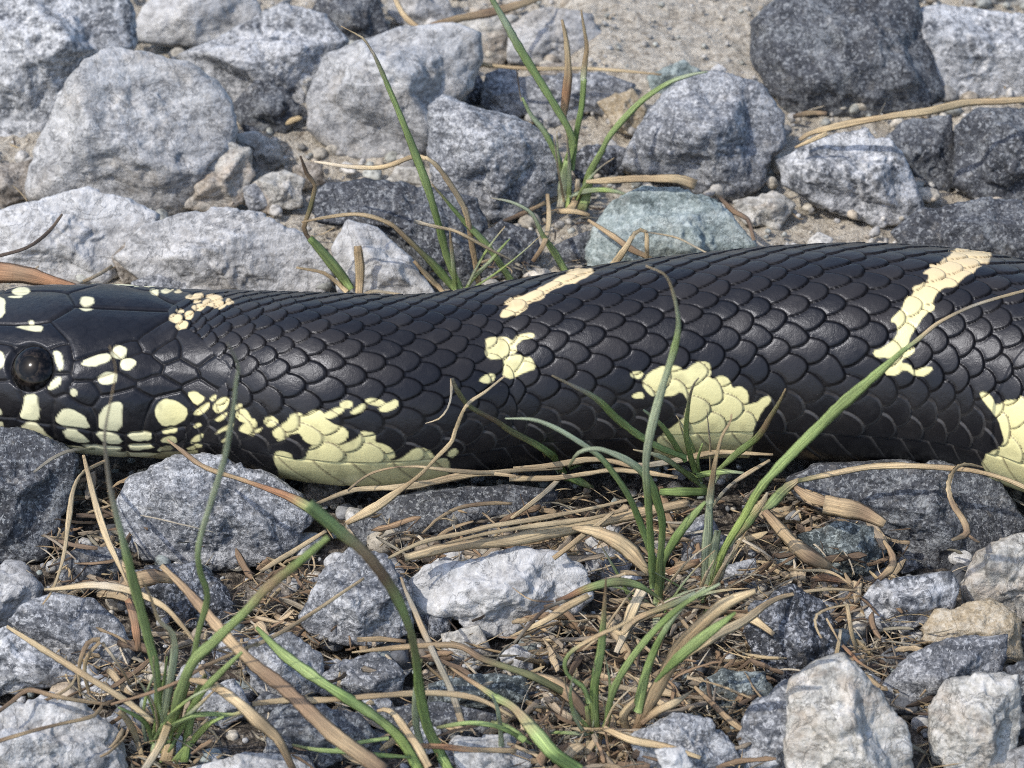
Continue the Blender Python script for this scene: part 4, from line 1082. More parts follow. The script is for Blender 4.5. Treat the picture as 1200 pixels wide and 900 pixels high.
def blade(pts, w, tint, parent=None, name="blade", base=None, lean=0.15, z=None, zmin=0.004, mat=None, fold=0.22, twist=0.0, label=None, **kw):
    LEN_SEED[0] += 1; sd = LEN_SEED[0]
    plen = np.linalg.norm(np.diff(np.asarray(pts, float), axis=0), axis=1).sum()
    n = int(np.clip(plen / 7, 6, 90))
    q, t = curve(pts, n)
    if z is not None and isinstance(z, (list, tuple)): zz = z
    else: zz = z
    rk = np.random.default_rng(sd + 999)
    dry_ = not any(ch in 'gGplo' for ch in tint)
    kn = max(3, n // 5)
    q = q + np.stack([np.interp(t, np.linspace(0, 1, kn), rk.normal(size=kn)) for _ in (0, 1)], 1) * (1.3 if dry_ else 0.5)
    W = place(q, base, lean, zz, zmin)
    s = S * ((W - EYE_POINT) @ FWD) / DIST
    width = lerp_list(w if isinstance(w, (list, tuple)) else (w, w), t) * s * (0.80 if dry_ else 0.85)
    cols = lerp_list([C_[c] for c in tint], t)
    rg = np.random.default_rng(sd)
    cols = cols * (1 + 0.10 * np.interp(t, np.linspace(0, 1, 9), rg.normal(size=9)))[:, None]
    V, F, c, sv = strand_mesh(name, W, width, cols, fold=fold, twist=twist, seed=sd)
    if mat is None: mat = MAT_GRASS if any(ch in 'gGplo' for ch in tint) else MAT_STRAW
    org = Vector(W[0])
    if parent is not None:
        V = V - np.array(parent.location)
        o = link(name, fast_mesh(name, V, F, True, c, sv), mat, parent=parent)
    else:
        V = V - W[0]
        o = link(name, fast_mesh(name, V, F, True, c, sv), mat, loc=tuple(W[0]), label=label, category=kw.get('category', 'straw'), group=kw.get('group', 'dry straws on the gravel'))
    return o

def tuft(root, label, blades, name="grass_tuft", lean=0.15, wisps=0):
    b = on_height(root[0], root[1], 0.002)
    e = link(name, None, None, loc=tuple(b), label=label, category="grass tuft", group="grass tufts growing between the stones")
    for it in blades:
        kw = dict(it[3]) if len(it) > 3 else {}
        dry = not any(ch in 'gGplo' for ch in it[2])
        if 'z' not in kw: kw.setdefault('base', root); kw.setdefault('lean', lean)
        blade(it[0], it[1], it[2], parent=e, name=kw.pop('name', "dry_blade" if dry else "blade"), **kw)
    rw = np.random.default_rng(int(root[0]))
    for _ in range(wisps):                               # short thin side shoots round the root
        a = math.pi / 2 + rw.normal(0, 0.75); Lw = rw.uniform(35, 105); bd = rw.normal(0, 0.5)
        x, y = root[0] + rw.normal(0, 9), root[1] - 4 + rw.normal(0, 4); pts = []
        for k in range(5):
            pts.append((x, y)); x += math.cos(a + bd * k / 4) * Lw / 4; y -= math.sin(a + bd * k / 4) * Lw / 4
        tint = ['pplps', 'gglps', 'tssws', 'Ggpst', 'lgpas'][int(rw.integers(5))]; w0 = rw.uniform(3, 6)
        blade(pts, (w0, w0 * 1.1, w0 * .8, 1.2), tint, parent=e, name="dry_blade" if tint[0] == 't' else "blade", base=root, lean=rw.uniform(.1, .6))
    return e

# left foreground tuft
tuft((182, 872), "green tuft with brown and straw blades in the lower left foreground", [
    ([(185, 872), (184, 800), (172, 745), (158, 687), (143, 630), (131, 580), (125, 542), (122, 517), (124, 495), (133, 455), (136, 432), (128, 405)], (11, 11, 12, 13, 14, 13, 10, 8, 5, 3, 3, 2), 'GGggggpaaats', dict(lean=.30)),
    ([(190, 880), (215, 815), (232, 745), (243, 700), (234, 668), (233, 640), (247, 590), (262, 540), (270, 500), (276, 450), (279, 428), (266, 401)], (6, 8, 9, 9, 8, 8, 8, 9, 8, 7, 5, 2), 'ggggggpppppa', dict(lean=.36)),
    ([(196, 868), (220, 786), (250, 752), (288, 717), (312, 690), (340, 667), (367, 645), (385, 630)], (9, 13, 14, 14, 13, 13, 12, 9), 'GggggtGg', dict(lean=.55)),
    ([(190, 662), (215, 688), (250, 727), (300, 781), (350, 825), (400, 868), (450, 905)], (9, 15, 18, 20, 22, 23, 22), 'tbtbbtb', dict(z=[30, 30, 29, 27, 25, 22, 18], fold=.1)),
    ([(300, 735), (330, 765), (370, 795), (410, 820), (450, 848), (472, 870), (492, 905)], (6, 13, 17, 17, 15, 15, 16), 'GggGgll', dict(z=[22, 23, 23, 21, 17, 12, 6])),
    ([(185, 872), (205, 757), (186, 727), (176, 700), (165, 678)], (10, 13, 10, 6, 2), 'gppst', dict(lean=.3)),
    ([(188, 882), (196, 856), (222, 840), (245, 836), (270, 837), (287, 832)], (9, 9, 9, 8, 7, 5), 'gggggs', dict(lean=.6)),
    ([(205, 893), (226, 868), (245, 848), (262, 840)], (9, 11, 9, 3), 'gllg', dict(lean=.7)),
    ([(216, 892), (222, 852), (232, 812), (240, 790)], (11, 13, 11, 6), 'Gggo', dict(lean=.35)),
    ([(178, 872), (172, 850), (158, 838), (138, 828)], (7, 8, 6, 3), 'gGgg', dict(lean=.5)),
    ([(180, 890), (184, 842), (192, 800), (196, 770)], (8, 9, 7, 2), 'pggg', dict(lean=.25)),
    ([(196, 892), (203, 850), (212, 822), (222, 800)], (16, 17, 14, 9), 'tstb', dict(lean=.3)),
    ([(190, 895), (198, 868), (206, 838), (212, 810)], (7, 9, 9, 6), 'gllo', dict(lean=.4)),
    ([(168, 893), (160, 862), (150, 842), (140, 832)], (8, 10, 10, 7), 'tsst', dict(lean=.4)),
    ([(198, 882), (234, 815), (258, 788), (284, 764)], (6, 9, 9, 5), 'gGgg', dict(lean=.5)),
    ([(217, 795), (250, 802), (276, 822), (298, 845), (324, 868), (345, 905)], (5, 14, 19, 19, 14, 10), 'ttsttb', dict(z=[24, 25, 25, 22, 18, 12])),
    ([(53, 692), (75, 690), (110, 686), (150, 690), (188, 708), (212, 733), (229, 755)], (4, 9, 11, 10, 9, 8, 4), 'sswssts', dict(z=[16, 17, 20, 23, 24, 22, 19])),
], wisps=9)
# the broad arching blade and its leaf base at the bottom edge
tuft((520, 890), "broad arching blade with dry red tip rooted at the bottom edge", [
    ([(528, 905), (514, 880), (500, 850), (492, 812), (487, 770), (478, 730), (460, 690), (430, 650), (395, 620), (362, 592)], (14, 16, 15, 13, 12, 13, 15, 17, 18, 16), 'GgGGogbtgg', dict(lean=.42)),
    ([(366, 596), (352, 588), (330, 578), (290, 565), (240, 548), (212, 527), (196, 514)], (15, 12, 8, 7, 8, 8, 3), 'grrttbt', dict(z=[26, 26, 25, 24, 25, 26, 27])),
    ([(541, 845), (530, 808), (516, 778), (503, 752), (488, 722), (476, 690), (472, 674)], (8, 10, 10, 10, 10, 9, 4), 'tamatat', dict(z=[12, 15, 17, 18, 18, 18, 17])),
    ([(497, 885), (487, 845), (488, 800), (494, 772)], (8, 10, 8, 4), 'pppo', dict(lean=.3)),
    ([(505, 900), (486, 868), (462, 836), (449, 830), (440, 832)], (12, 13, 12, 11, 5), 'tstst', dict(z=[14, 16, 17, 15, 13])),
    ([(589, 905), (587, 862), (583, 832), (576, 815)], (7, 8, 7, 3), 'pppp', dict(lean=.3)),
    ([(342, 872), (370, 878), (405, 881), (450, 885), (482, 887)], (4, 7, 7, 7, 5), 'oggGg', dict(z=[13, 14, 14, 12, 9])),
    ([(455, 865), (420, 871), (392, 878)], (5, 6, 3), 'ggg', dict(z=[13, 13, 12])),
    ([(512, 853), (550, 847), (582, 851), (605, 862), (622, 872)], (4, 7, 8, 7, 4), 'oggGg', dict(z=[12, 15, 16, 14, 10])),
])
# centre foreground tuft
tuft((700, 868), "low centre tuft in front with split straw coloured sheaths", [
    ([(701, 875), (697, 832), (697, 800), (704, 762), (707, 725), (709, 695), (710, 676)], (9, 11, 12, 12, 10, 6, 2), 'ggGggtb'),
    ([(711, 852), (717, 815), (734, 780), (761, 745), (790, 717), (814, 700), (843, 684)], (9, 11, 10, 9, 9, 8, 4), 'GgggGgp', dict(lean=.25)),
    ([(746, 835), (758, 787), (775, 747), (800, 711), (826, 689)], (14, 11, 9, 8, 4), 'ggGpp', dict(lean=.2)),
    ([(745, 862), (757, 835), (775, 800), (798, 758), (824, 730), (852, 706), (884, 691)], (17, 20, 20, 20, 19, 18, 8), 'bttttss', dict(lean=.25, fold=.4)),
    ([(768, 800), (795, 772), (825, 746), (848, 729), (862, 718)], (4, 12, 15, 13, 4), 'GGggG', dict(lean=.36, zmin=.008)),
    ([(800, 770), (838, 745), (866, 730), (900, 708), (933, 697), (967, 690), (1007, 692)], (5, 14, 16, 10, 7, 6, 3), 'tssttst', dict(z=[16, 20, 19, 17, 15, 14, 13])),
    ([(692, 830), (662, 812), (625, 793), (597, 783), (565, 772), (538, 757), (500, 757), (450, 760), (412, 763)], (8, 10, 10, 9, 9, 9, 8, 7, 3), 'gooobttts', dict(z=[6, 11, 15, 17, 18, 18, 18, 17, 16])),
    ([(690, 825), (683, 805), (667, 792), (663, 776), (672, 762), (700, 745), (722, 735), (741, 725)], (8, 8, 7, 6, 6, 6, 5, 3), 'ggggstss', dict(lean=.2)),
    ([(680, 905), (650, 885), (630, 862), (603, 830), (580, 816)], (20, 22, 20, 15, 12), 'GGgtg', dict(z=[10, 14, 16, 17, 17])),
    ([(580, 817), (562, 804), (548, 795), (526, 781)], (11, 8, 7, 3), 'gtbt', dict(z=[17, 17, 16, 15])),
    ([(616, 868), (606, 860), (590, 850), (575, 846)], (10, 11, 9, 5), 'Gggo', dict(z=[12, 13, 13, 12])),
    ([(716, 905), (712, 880), (716, 858)], (8, 9, 7), 'tst'), ([(728, 905), (731, 885), (724, 862)], (9, 11, 6), 'bts'), ([(742, 868), (732, 840), (752, 812)], (10, 12, 7), 'tst'),
    ([(752, 850), (772, 832), (795, 820), (813, 808)], (9, 13, 12, 3), 'btst', dict(z=[9, 13, 14, 13], fold=.5)),
    ([(688, 880), (690, 850), (688, 828)], (9, 9, 6), 'msG'),
], wisps=9)
# thin leaning tuft above it
tuft((771, 715), "slender bright green tuft leaning left in front of the snake's middle", [
    ([(772, 705), (769, 667), (757, 630), (740, 587), (720, 555), (700, 532), (662, 507), (628, 493), (600, 491), (593, 491)], (8, 10, 10, 9, 9, 9, 8, 7, 5, 2), 'gggGggpppp', dict(lean=.2)),
    ([(773, 705), (773, 670), (776, 617), (771, 590), (760, 562), (740, 542), (712, 528), (695, 525), (677, 531), (666, 548)], (8, 9, 9, 10, 11, 12, 10, 7, 6, 3), 'gggGGgpppo', dict(lean=.25)),
    ([(764, 690), (762, 630), (760, 585), (757, 542), (760, 517), (766, 490), (777, 453), (791, 407), (795, 378), (790, 347), (780, 323), (757, 312)], (7, 9, 10, 9, 11, 13, 13, 10, 8, 5, 4, 2), 'gGGgppppgpss', dict(lean=.34)),
    ([(775, 690), (777, 660), (790, 635), (807, 611), (827, 588)], (7, 9, 14, 15, 5), 'ggGgg', dict(lean=.2)),
    ([(771, 745), (769, 715), (771, 690), (771, 668)], (12, 13, 11, 8), 'apgg', dict(lean=.05)),
    ([(775, 703), (750, 686), (722, 681), (690, 688), (662, 700), (650, 703)], (4, 9, 12, 11, 9, 4), 'ogogrk', dict(z=[14, 18, 20, 20, 19, 18])),
    ([(650, 703), (634, 704), (617, 701), (600, 691)], (3, 2.5, 2, 1.5), 'kktt', dict(z=[18, 18, 18, 17])),
    ([(733, 672), (705, 682), (687, 690), (664, 703), (640, 714), (621, 732), (602, 754)], (4, 7, 8, 6, 6, 6, 4), 'saoakka', dict(z=[18, 18, 18, 18, 19, 18, 15])),
    ([(752, 690), (740, 715), (733, 738), (722, 765)], (16, 17, 14, 8), 'wssw', dict(z=[15, 14, 12, 10], fold=.1)),
    ([(700, 722), (726, 742), (746, 725), (790, 707), (815, 694)], (4, 7, 9, 9, 4), 'tstop', dict(z=[13, 15, 17, 19, 19])),
], wisps=6)
# thick stalk with the long blade that crosses the snake to the right
tuft((828, 705), "stout tuft whose longest blade crosses the snake to the right edge", [
    ([(825, 712), (827, 655), (830, 620), (832, 582)], (13, 15, 15, 11), 'gppp', dict(lean=.1)),
    ([(832, 590), (837, 552), (846, 514), (856, 496), (858, 486)], (11, 8, 5, 4, 2), 'ptsst', dict(lean=.15)),
    ([(833, 700), (838, 672), (850, 640), (870, 607), (890, 573), (910, 550), (933, 527), (960, 500), (987, 473), (1033, 433), (1060, 408)], (7, 9, 11, 11, 13, 15, 16, 16, 15, 12, 7), 'plllggggggg', dict(lean=.30)),
    ([(1058, 410), (1077, 396), (1100, 378), (1133, 361), (1165, 350), (1210, 338)], (7, 6, 5, 5, 5, 4), 'gssass', dict(z=[49, 50, 51, 51, 51, 51])),
    ([(855, 640), (860, 628), (875, 610), (893, 590), (900, 578)], (8, 17, 17, 11, 3), 'psgsw', dict(lean=.25, fold=.4)),
    ([(832, 712), (838, 678), (850, 661), (863, 652)], (4, 5, 4, 2), 'ppws', dict(lean=.2)),
    ([(826, 720), (829, 690), (831, 670)], (12, 13, 10), 'Gpp'),
    ([(836, 690), (846, 668), (842, 645)], (8, 12, 6), 'pwp'),
    ([(842, 622), (836, 650), (832, 680)], (9, 14, 8), 'ppg', dict(lean=.15)),
], wisps=6)
tuft((826, 572), "short tuft of fine blades against the yellow blotch of the snake", [
    ([(827, 573), (800, 552), (775, 535), (742, 526)], (9, 9, 7, 2), 'ggps', dict(lean=.7)),
    ([(815, 555), (808, 530), (804, 504), (808, 467), (813, 450), (819, 442)], (8, 9, 8, 6, 4, 2), 'GGggmm', dict(lean=.75)),
    ([(803, 540), (785, 512), (772, 495), (754, 479)], (7, 8, 7, 3), 'GGgp', dict(lean=.8)),
    ([(805, 536), (765, 520), (725, 492), (700, 468), (667, 450), (647, 440)], (8, 10, 12, 11, 6, 2), 'GggGas', dict(lean=.85)),
    ([(840, 552), (865, 530), (888, 512), (902, 490), (912, 474), (921, 456)], (8, 10, 10, 9, 6, 2), 'ggGbot', dict(lean=.7)),
    ([(772, 576), (800, 577), (828, 576)], (9, 15, 11), 'GGG', dict(z=[9, 10, 8])),
    ([(816, 557), (845, 552), (871, 554)], (9, 9, 3), 'Ggp', dict(z=[10, 13, 13])),
    ([(830, 600), (850, 575), (872, 558), (903, 538)], (4, 6, 7, 4), 'oass', dict(z=[9, 13, 15, 16])),
    ([(822, 565), (818, 540), (824, 520)], (5, 4, 2), 'Ggg', dict(lean=.6)),
], wisps=5)
tuft((661, 556), "small olive sprig with a curled dry tail against the snake's flank", [
    ([(662, 556), (650, 537), (630, 522), (600, 506), (583, 494), (560, 482), (547, 473), (535, 456), (530, 443)], (9, 11, 10, 9, 8, 8, 8, 8, 4), 'GGgoobooa', dict(lean=.85)),
    ([(530, 444), (529, 460), (526, 472), (515, 490), (498, 499)], (4, 3.5, 3, 3, 1.5), 'saasw', dict(z=[36, 35, 33, 31, 28])),
    ([(660, 556), (640, 577), (622, 592), (600, 608)], (6, 7, 6, 4), 'sass', dict(z=[12, 13, 13, 12])),
    ([(662, 560), (676, 562), (695, 572)], (10, 13, 6), 'GGo', dict(z=[10, 9, 7])),
    ([(656, 552), (642, 540), (634, 526)], (5, 5, 2), 'gob', dict(lean=.8)),
], wisps=3)
# background tufts
tuft((668, 240), "tallest background tuft with long thin blades behind the snake", [
    ([(659, 238), (662, 200), (670, 165), (652, 127), (626, 84), (605, 50), (587, 18), (572, -8)], (13, 12, 10, 11, 12, 12, 10, 6), 'pGggggpg', dict(lean=.05)),
    ([(684, 238), (690, 206), (705, 178), (714, 160), (735, 135), (757, 114), (785, 96), (812, 87), (830, 84)], (14, 11, 9, 8, 8, 8, 7, 6, 2), 'gggggggpp', dict(lean=.1)),
    ([(672, 200), (675, 160), (681, 125), (683, 92)], (5, 7, 8, 9), 'gGGg', dict(lean=.0)),
    ([(683, 95), (686, 70), (688, 55), (684, 30), (681, 12)], (9, 8, 6, 4, 2), 'pttst', dict(lean=.0)),
    ([(660, 138), (665, 105), (668, 80), (665, 45), (660, 24)], (8, 13, 13, 9, 3), 'trtst', dict(lean=-.05)),
    ([(664, 220), (655, 190), (638, 155), (622, 135), (612, 115)], (7, 9, 9, 7, 3), 'pggpg', dict(lean=.05)),
    ([(612, 117), (608, 100), (606, 82)], (3, 2, 1.5), 'akk', dict(lean=.05)),
    ([(657, 243), (660, 215), (664, 190)], (13, 15, 9), 'apg'), ([(682, 246), (688, 222), (692, 205)], (16, 15, 8), 'ogg'), ([(670, 246), (674, 228), (676, 208)], (13, 12, 7), 'stw'),
    ([(687, 212), (712, 211), (740, 210), (770, 210), (795, 211), (815, 218)], (5, 10, 11, 12, 14, 15), 'ssttst', dict(z=[14, 17, 18, 18, 18, 16], fold=.1)),
    ([(642, 226), (643, 255), (637, 285), (624, 308)], (6, 8, 8, 7), 'tstb', dict(z=[9, 12, 13, 9])),
    ([(650, 248), (672, 246), (690, 252)], (7, 10, 5), 'tst', dict(z=[7, 8, 7])),
], wisps=5)
tuft((543, 344), "tuft of leaning blades and drooping straw rising behind the snake's neck", [
    ([(543, 346), (525, 305), (515, 267), (500, 217), (485, 176), (468, 132), (448, 85), (437, 62)], (9, 10, 11, 11, 11, 9, 7, 4), 'ggGgggga', dict(lean=.0)),
    ([(438, 63), (426, 48), (402, 30)], (4, 3, 1.5), 'ast', dict(lean=.0)),
    ([(538, 344), (512, 315), (488, 290), (470, 273), (455, 262), (420, 252), (382, 255), (353, 260)], (10, 12, 9, 8, 7, 6, 5, 2), 'gGotssst', dict(lean=.05)),
    ([(562, 343), (552, 292), (545, 247), (525, 212), (510, 192), (498, 183)], (9, 9, 8, 9, 9, 6), 'tttsts', dict(lean=.03)),
    ([(500, 184), (485, 182), (450, 194), (412, 195), (368, 190)], (6, 9, 7, 6, 3), 'stsww', dict(z=[32, 31, 28, 26, 25])),
    ([(602, 334), (572, 290), (545, 260), (518, 230), (505, 216)], (9, 10, 9, 6, 2), 'gggGt', dict(lean=.02)),
    ([(541, 346), (556, 325), (573, 308), (588, 290), (597, 280)], (5, 6, 6, 5, 2), 'ggpgg', dict(lean=.1)),
    ([(522, 346), (503, 326), (485, 307)], (7, 8, 5), 'tst', dict(lean=.1)),
    ([(485, 260), (510, 266), (537, 272), (575, 292), (605, 307)], (6, 6, 5, 5, 3), 'wsssa', dict(z=[24, 22, 20, 16, 12])),
    ([(668, 328), (650, 297), (635, 275), (622, 250), (600, 237), (576, 232)], (10, 9, 7, 6, 5, 2), 'gggppa', dict(base=(668, 328), lean=.0)),
], wisps=3)
tuft((416, 340), "broad folded green blade with a curled brown tip behind the neck", [
    ([(412, 340), (400, 322), (385, 303), (372, 288), (362, 278)], (13, 15, 15, 13, 10), 'GgggG', dict(lean=.05)),
    ([(363, 280), (356, 267), (364, 242), (369, 217), (360, 203), (352, 181)], (9, 8, 8, 6, 6, 3), 'ktotbk', dict(lean=.05)),
    ([(422, 345), (421, 318), (419, 285)], (11, 12, 11), 'tst', dict(lean=.0)),
    ([(409, 342), (382, 322), (347, 314)], (6, 5, 3), 'sts', dict(lean=.1)),
    ([(425, 343), (440, 340), (470, 346)], (6, 5, 3), 'sas', dict(lean=.1)),
])

# single straws and dead leaves
def straw(pts, w, tint, z, label, category="straw", name="dry_straw", fold=0.22, twist=0.0, group="dry straws on the gravel"):
    return blade(pts, w, tint, z=z, label=label, category=category, name=name, fold=fold, twist=twist, group=group)

straw([(590, 440), (568, 458), (547, 474), (535, 505), (530, 520), (512, 540), (490, 560), (460, 580), (432, 598), (405, 613)], (3, 5, 6, 6, 7, 7, 7, 12, 15, 6), 'sssssstsst', [46, 46, 45, 38, 34, 29, 24, 20, 17, 14], "long bent straw rising across the snake from the yellow belly patch")
straw([(368, 588), (412, 575), (462, 572), (500, 568), (537, 560), (570, 556), (604, 558)], (5, 9, 8, 12, 13, 9, 5), 'tssstst', 17, "straw bundle along the snake's belly, lower strand")
straw([(468, 546), (492, 546), (525, 550), (575, 552), (625, 549), (660, 547)], (3, 6, 8, 9, 8, 5), 'tststs', [22, 22, 20, 17, 15, 14], "straw bundle along the snake's belly, upper strand")
straw([(405, 573), (425, 560), (447, 551), (470, 546)], (3, 4, 4, 2), 'tttb', [20, 20, 21, 22], "short thin fibre lying on the yellow belly patch")
straw([(600, 549), (650, 546), (707, 540), (750, 545), (800, 540), (837, 532), (875, 532), (905, 532)], (7, 9, 8, 8, 9, 10, 8, 4), 'ststatst', [15, 15, 15, 14, 14, 15, 15, 15], "long straw tucked under the snake's yellow blotch")
straw([(598, 560), (650, 559), (690, 555), (725, 552), (797, 561)], (9, 10, 8, 9, 6), 'stsst', [13, 13, 13, 13, 12], "second straw just below the snake's dark flank")
straw([(474, 652), (525, 642), (600, 631), (662, 619), (730, 604), (808, 588)], (15, 18, 18, 19, 20, 15), 'stsstt', [16, 16, 16, 15, 15, 14], "thickest jointed straw stalk lying above the white quartz stone", category="stalk", fold=.5)
straw([(456, 652), (480, 641), (512, 630), (555, 621), (600, 613), (675, 600), (742, 586)], (4, 6, 7, 8, 8, 8, 5), 'sststst', [18, 19, 19, 19, 18, 17, 16], "thin straw lying parallel above the thick jointed stalk")
straw([(520, 636), (600, 621), (670, 609), (735, 596)], (3, 7, 8, 4), 'tsst', [18, 18, 17, 16], "narrow tan straw squeezed between stalk and thin straw")
straw([(495, 628), (505, 618), (512, 611), (537, 597), (575, 590), (603, 589)], (3, 5, 6, 6, 6, 4), 'tttbtt', [14, 15, 15, 14, 13, 12], "curved tan straw on the long dark stone")
straw([(668, 618), (690, 622), (712, 630), (737, 645), (762, 672)], (5, 20, 24, 22, 9), 'tststs', [18, 19, 19, 17, 14], "shredded pale dead leaf left of the slender green tuft", category="dead leaf", name="dead_leaf", fold=.35, group="dead leaves in the gravel")
straw([(648, 654), (680, 631), (700, 615), (718, 598)], (6, 9, 8, 4), 'ttst', [14, 17, 18, 19], "short stick leaning across the thick jointed stalk")
straw([(893, 598), (905, 588), (920, 573), (937, 562)], (10, 17, 14, 6), 'ogos', [15, 16, 16, 17], "green turning base of the long curved straw", category="blade", name="grass_leaf")
straw([(935, 563), (975, 555), (1020, 547), (1062, 546), (1112, 549), (1150, 554), (1180, 562), (1212, 577)], (6, 8, 9, 9, 8, 7, 6, 6), 'ossssttss', [17, 18, 19, 20, 20, 20, 19, 18], "long curved straw over the large dark stone at the right")
straw([(1152, 550), (1130, 546), (1118, 554), (1112, 572), (1118, 593), (1130, 612), (1132, 626), (1114, 633)], (4, 7, 8, 11, 12, 12, 10, 4), 'tstsbtbt', [19, 21, 21, 21, 20, 19, 18, 18], "twisted dead leaf dangling over the large dark stone", category="dead leaf", name="dead_leaf", twist=.5, group="dead leaves in the gravel")
straw([(1132, 624), (1140, 632), (1150, 637)], (6, 5, 2), 'bbt', [18, 17, 17], "forked brown tail below the dangling dead leaf", category="dead leaf", name="dead_leaf", group="dead leaves in the gravel")
straw([(932, 570), (950, 583), (970, 592)], (8, 22, 16), 'btb', [16, 17, 17], "small brown bark strip beside the curved straw's green base", category="bark", name="bark_strip", fold=.5, group="bark strips")
straw([(966, 592), (990, 597), (1015, 603), (1040, 614)], (26, 28, 24, 14), 'ttbt', [19, 19, 18, 17], "broken papery bark piece on the edge of the large dark stone", category="bark", name="bark_strip", fold=.25, group="bark strips")
straw([(896, 596), (910, 612), (930, 634), (950, 652), (974, 667)], (12, 20, 28, 28, 16), 'bttbt', [15, 17, 18, 16, 13], "wide folded dead leaf left of the grey green stone", category="dead leaf", name="dead_leaf", fold=.6, group="dead leaves in the gravel")
straw([(1036, 634), (1046, 648), (1046, 662), (1032, 677)], (5, 12, 14, 8), 'tbtb', [12, 12, 11, 10], "curled dead leaf between grey green and large dark stones", category="dead leaf", name="dead_leaf", fold=.5, group="dead leaves in the gravel")
straw([(925, 667), (940, 670), (962, 671), (980, 675), (997, 684)], (3, 4, 5, 4, 2), 'tsstt', 13, "thin twig below the grey green stone")
straw([(948, 682), (965, 676), (985, 680), (995, 684)], (8, 13, 10, 4), 'brrt', 10, "orange brown leaf scrap below the thin twig", category="dead leaf", name="dead_leaf", group="dead leaves in the gravel")
straw([(992, 706), (996, 725), (1000, 745), (1006, 764)], (6, 7, 7, 4), 'stst', [18, 16, 13, 9], "upright straw stub above the large pyramid stone")
straw([(985, 738), (981, 758), (976, 778)], (5, 8, 8), 'wst', [16, 13, 10], "pale straw stub touching the top of the pyramid stone")
straw([(962, 750), (956, 735), (957, 721), (970, 713), (993, 709), (1005, 711)], (3, 4, 5, 4, 3, 2), 'tsstst', 15, "looped straw hanging on the shiny dark stone")
straw([(968, 722), (975, 735), (984, 752)], (3, 4, 2), 'stt', 15, "small fork of straw inside the loop")
straw([(986, 756), (998, 768), (1008, 778), (1025, 787), (1042, 794)], (5, 6, 4, 3, 2), 'brbtt', 10, "reddish twig right of the pyramid stone's tip")
straw([(97, 533), (103, 560), (110, 590), (123, 625), (138, 658), (151, 688)], (5, 7, 9, 9, 8, 4), 'tsssst', [17, 20, 22, 23, 22, 19], "straight pale straw standing beside the tall blade under the chin")
straw([(124, 537), (110, 545), (95, 556), (86, 578), (82, 610), (75, 652), (62, 690), (50, 708)], (4, 6, 8, 9, 6, 5, 4, 2), 'tsssssst', [16, 18, 19, 20, 19, 18, 16, 14], "bowed straw left of the straight pale straw")
straw([(40, 553), (62, 537), (85, 528), (112, 527)], (3, 5, 5, 2), 'aamo', [19, 20, 20, 18], "greyish straw under the snake's jaw")
straw([(165, 605), (190, 609), (220, 615), (255, 624)], (2, 2.5, 2.5, 1.5), 'wwww', [25, 25, 24, 21], "hair thin white fibre on the rounded speckled granite")
straw([(6, 735), (50, 760), (100, 792), (145, 820), (180, 848)], (6, 10, 10, 10, 7), 'sstss', [20, 20, 19, 16, 12], "straight dry straw lying over the lower left stones")
straw([(-6, 870), (37, 857), (75, 847), (112, 838), (120, 826), (135, 822)], (6, 6, 6, 5, 5, 4), 'btbttb', [18, 18, 17, 16, 15, 14], "brown stalk crossing the bottom left stone")
straw([(130, 826), (175, 812), (212, 797), (237, 782), (275, 765), (305, 753)], (4, 5, 5, 5, 5, 5), 'bbbbtt', [16, 20, 23, 24, 24, 22], "brown stalk passing through the left tuft")
straw([(300, 757), (337, 737), (375, 713), (400, 696), (427, 678)], (6, 7, 6, 5, 4), 'sttst', [20, 19, 18, 18, 18], "slanting straw on the speckled blue grey stone")
straw([(-6, 838), (12, 825), (32, 811), (62, 816), (100, 822), (130, 826)], (7, 7, 7, 6, 6, 4), 'kbbttb', [15, 16, 17, 17, 15, 14], "bent dead stalk arching over the bottom left stones")
straw([(45, 822), (70, 812), (85, 800), (90, 785)], (4, 5, 5, 4), 'btst', [12, 12, 12, 11], "curled rootlet hanging from the lower left straws")
straw([(92, 815), (92, 790), (96, 770), (105, 752), (118, 750)], (4, 5, 6, 8, 8), 'tstbt', [9, 13, 17, 19, 19], "dangling root knot on the grey stone at lower left", name="dry_root", category="root")
straw([(104, 813), (100, 790), (104, 768), (116, 752)], (5, 6, 6, 5), 'tstt', [9, 13, 17, 19], "second rootlet below the root knot", name="dry_root", category="root")
straw([(120, 752), (132, 768), (142, 785), (150, 802)], (5, 5, 5, 3), 'tatt', [18, 17, 14, 10], "rootlet right of the root knot", name="dry_root", category="root")
straw([(298, 823), (335, 821), (375, 820), (450, 815), (512, 813), (562, 822), (600, 842)], (7, 10, 9, 9, 8, 8, 5), 'tsttsts', [20, 20, 20, 20, 19, 18, 15], "long level straw crossing the lower foreground")
straw([(490, 872), (520, 874), (550, 878), (605, 880)], (7, 9, 9, 8), 'brtt', [12, 14, 14, 12], "reddish straw scrap near the bottom edge")
straw([(305, 672), (330, 655), (358, 637), (382, 622)], (6, 9, 8, 5), 'tsst', [12, 13, 14, 15], "straw stick behind the crossing green blades")
straw([(138, 692), (160, 680), (185, 676), (205, 680)], (12, 26, 24, 10), 'btbt', [11, 13, 13, 11], "brown dead leaf under the curved straw of the left tuft", name="dead_leaf", category="dead leaf", fold=.3, group="dead leaves in the gravel")
straw([(148, 700), (156, 720), (160, 742), (163, 762)], (10, 13, 12, 8), 'rbrb', [13, 13, 12, 9], "rusty dead leaf standing beside the tall green blade", name="dead_leaf", category="dead leaf", group="dead leaves in the gravel")
straw([(200, 838), (188, 870), (170, 905)], (10, 13, 13), 'tsa', [12, 11, 8], "pale broken stem leaning in the left tuft", name="broken_straw", category="straw")
straw([(420, 748), (450, 750), (475, 752)], (6, 9, 6), 'ttb', 12, "short straw splinter over the stone crack left of the arching blade")
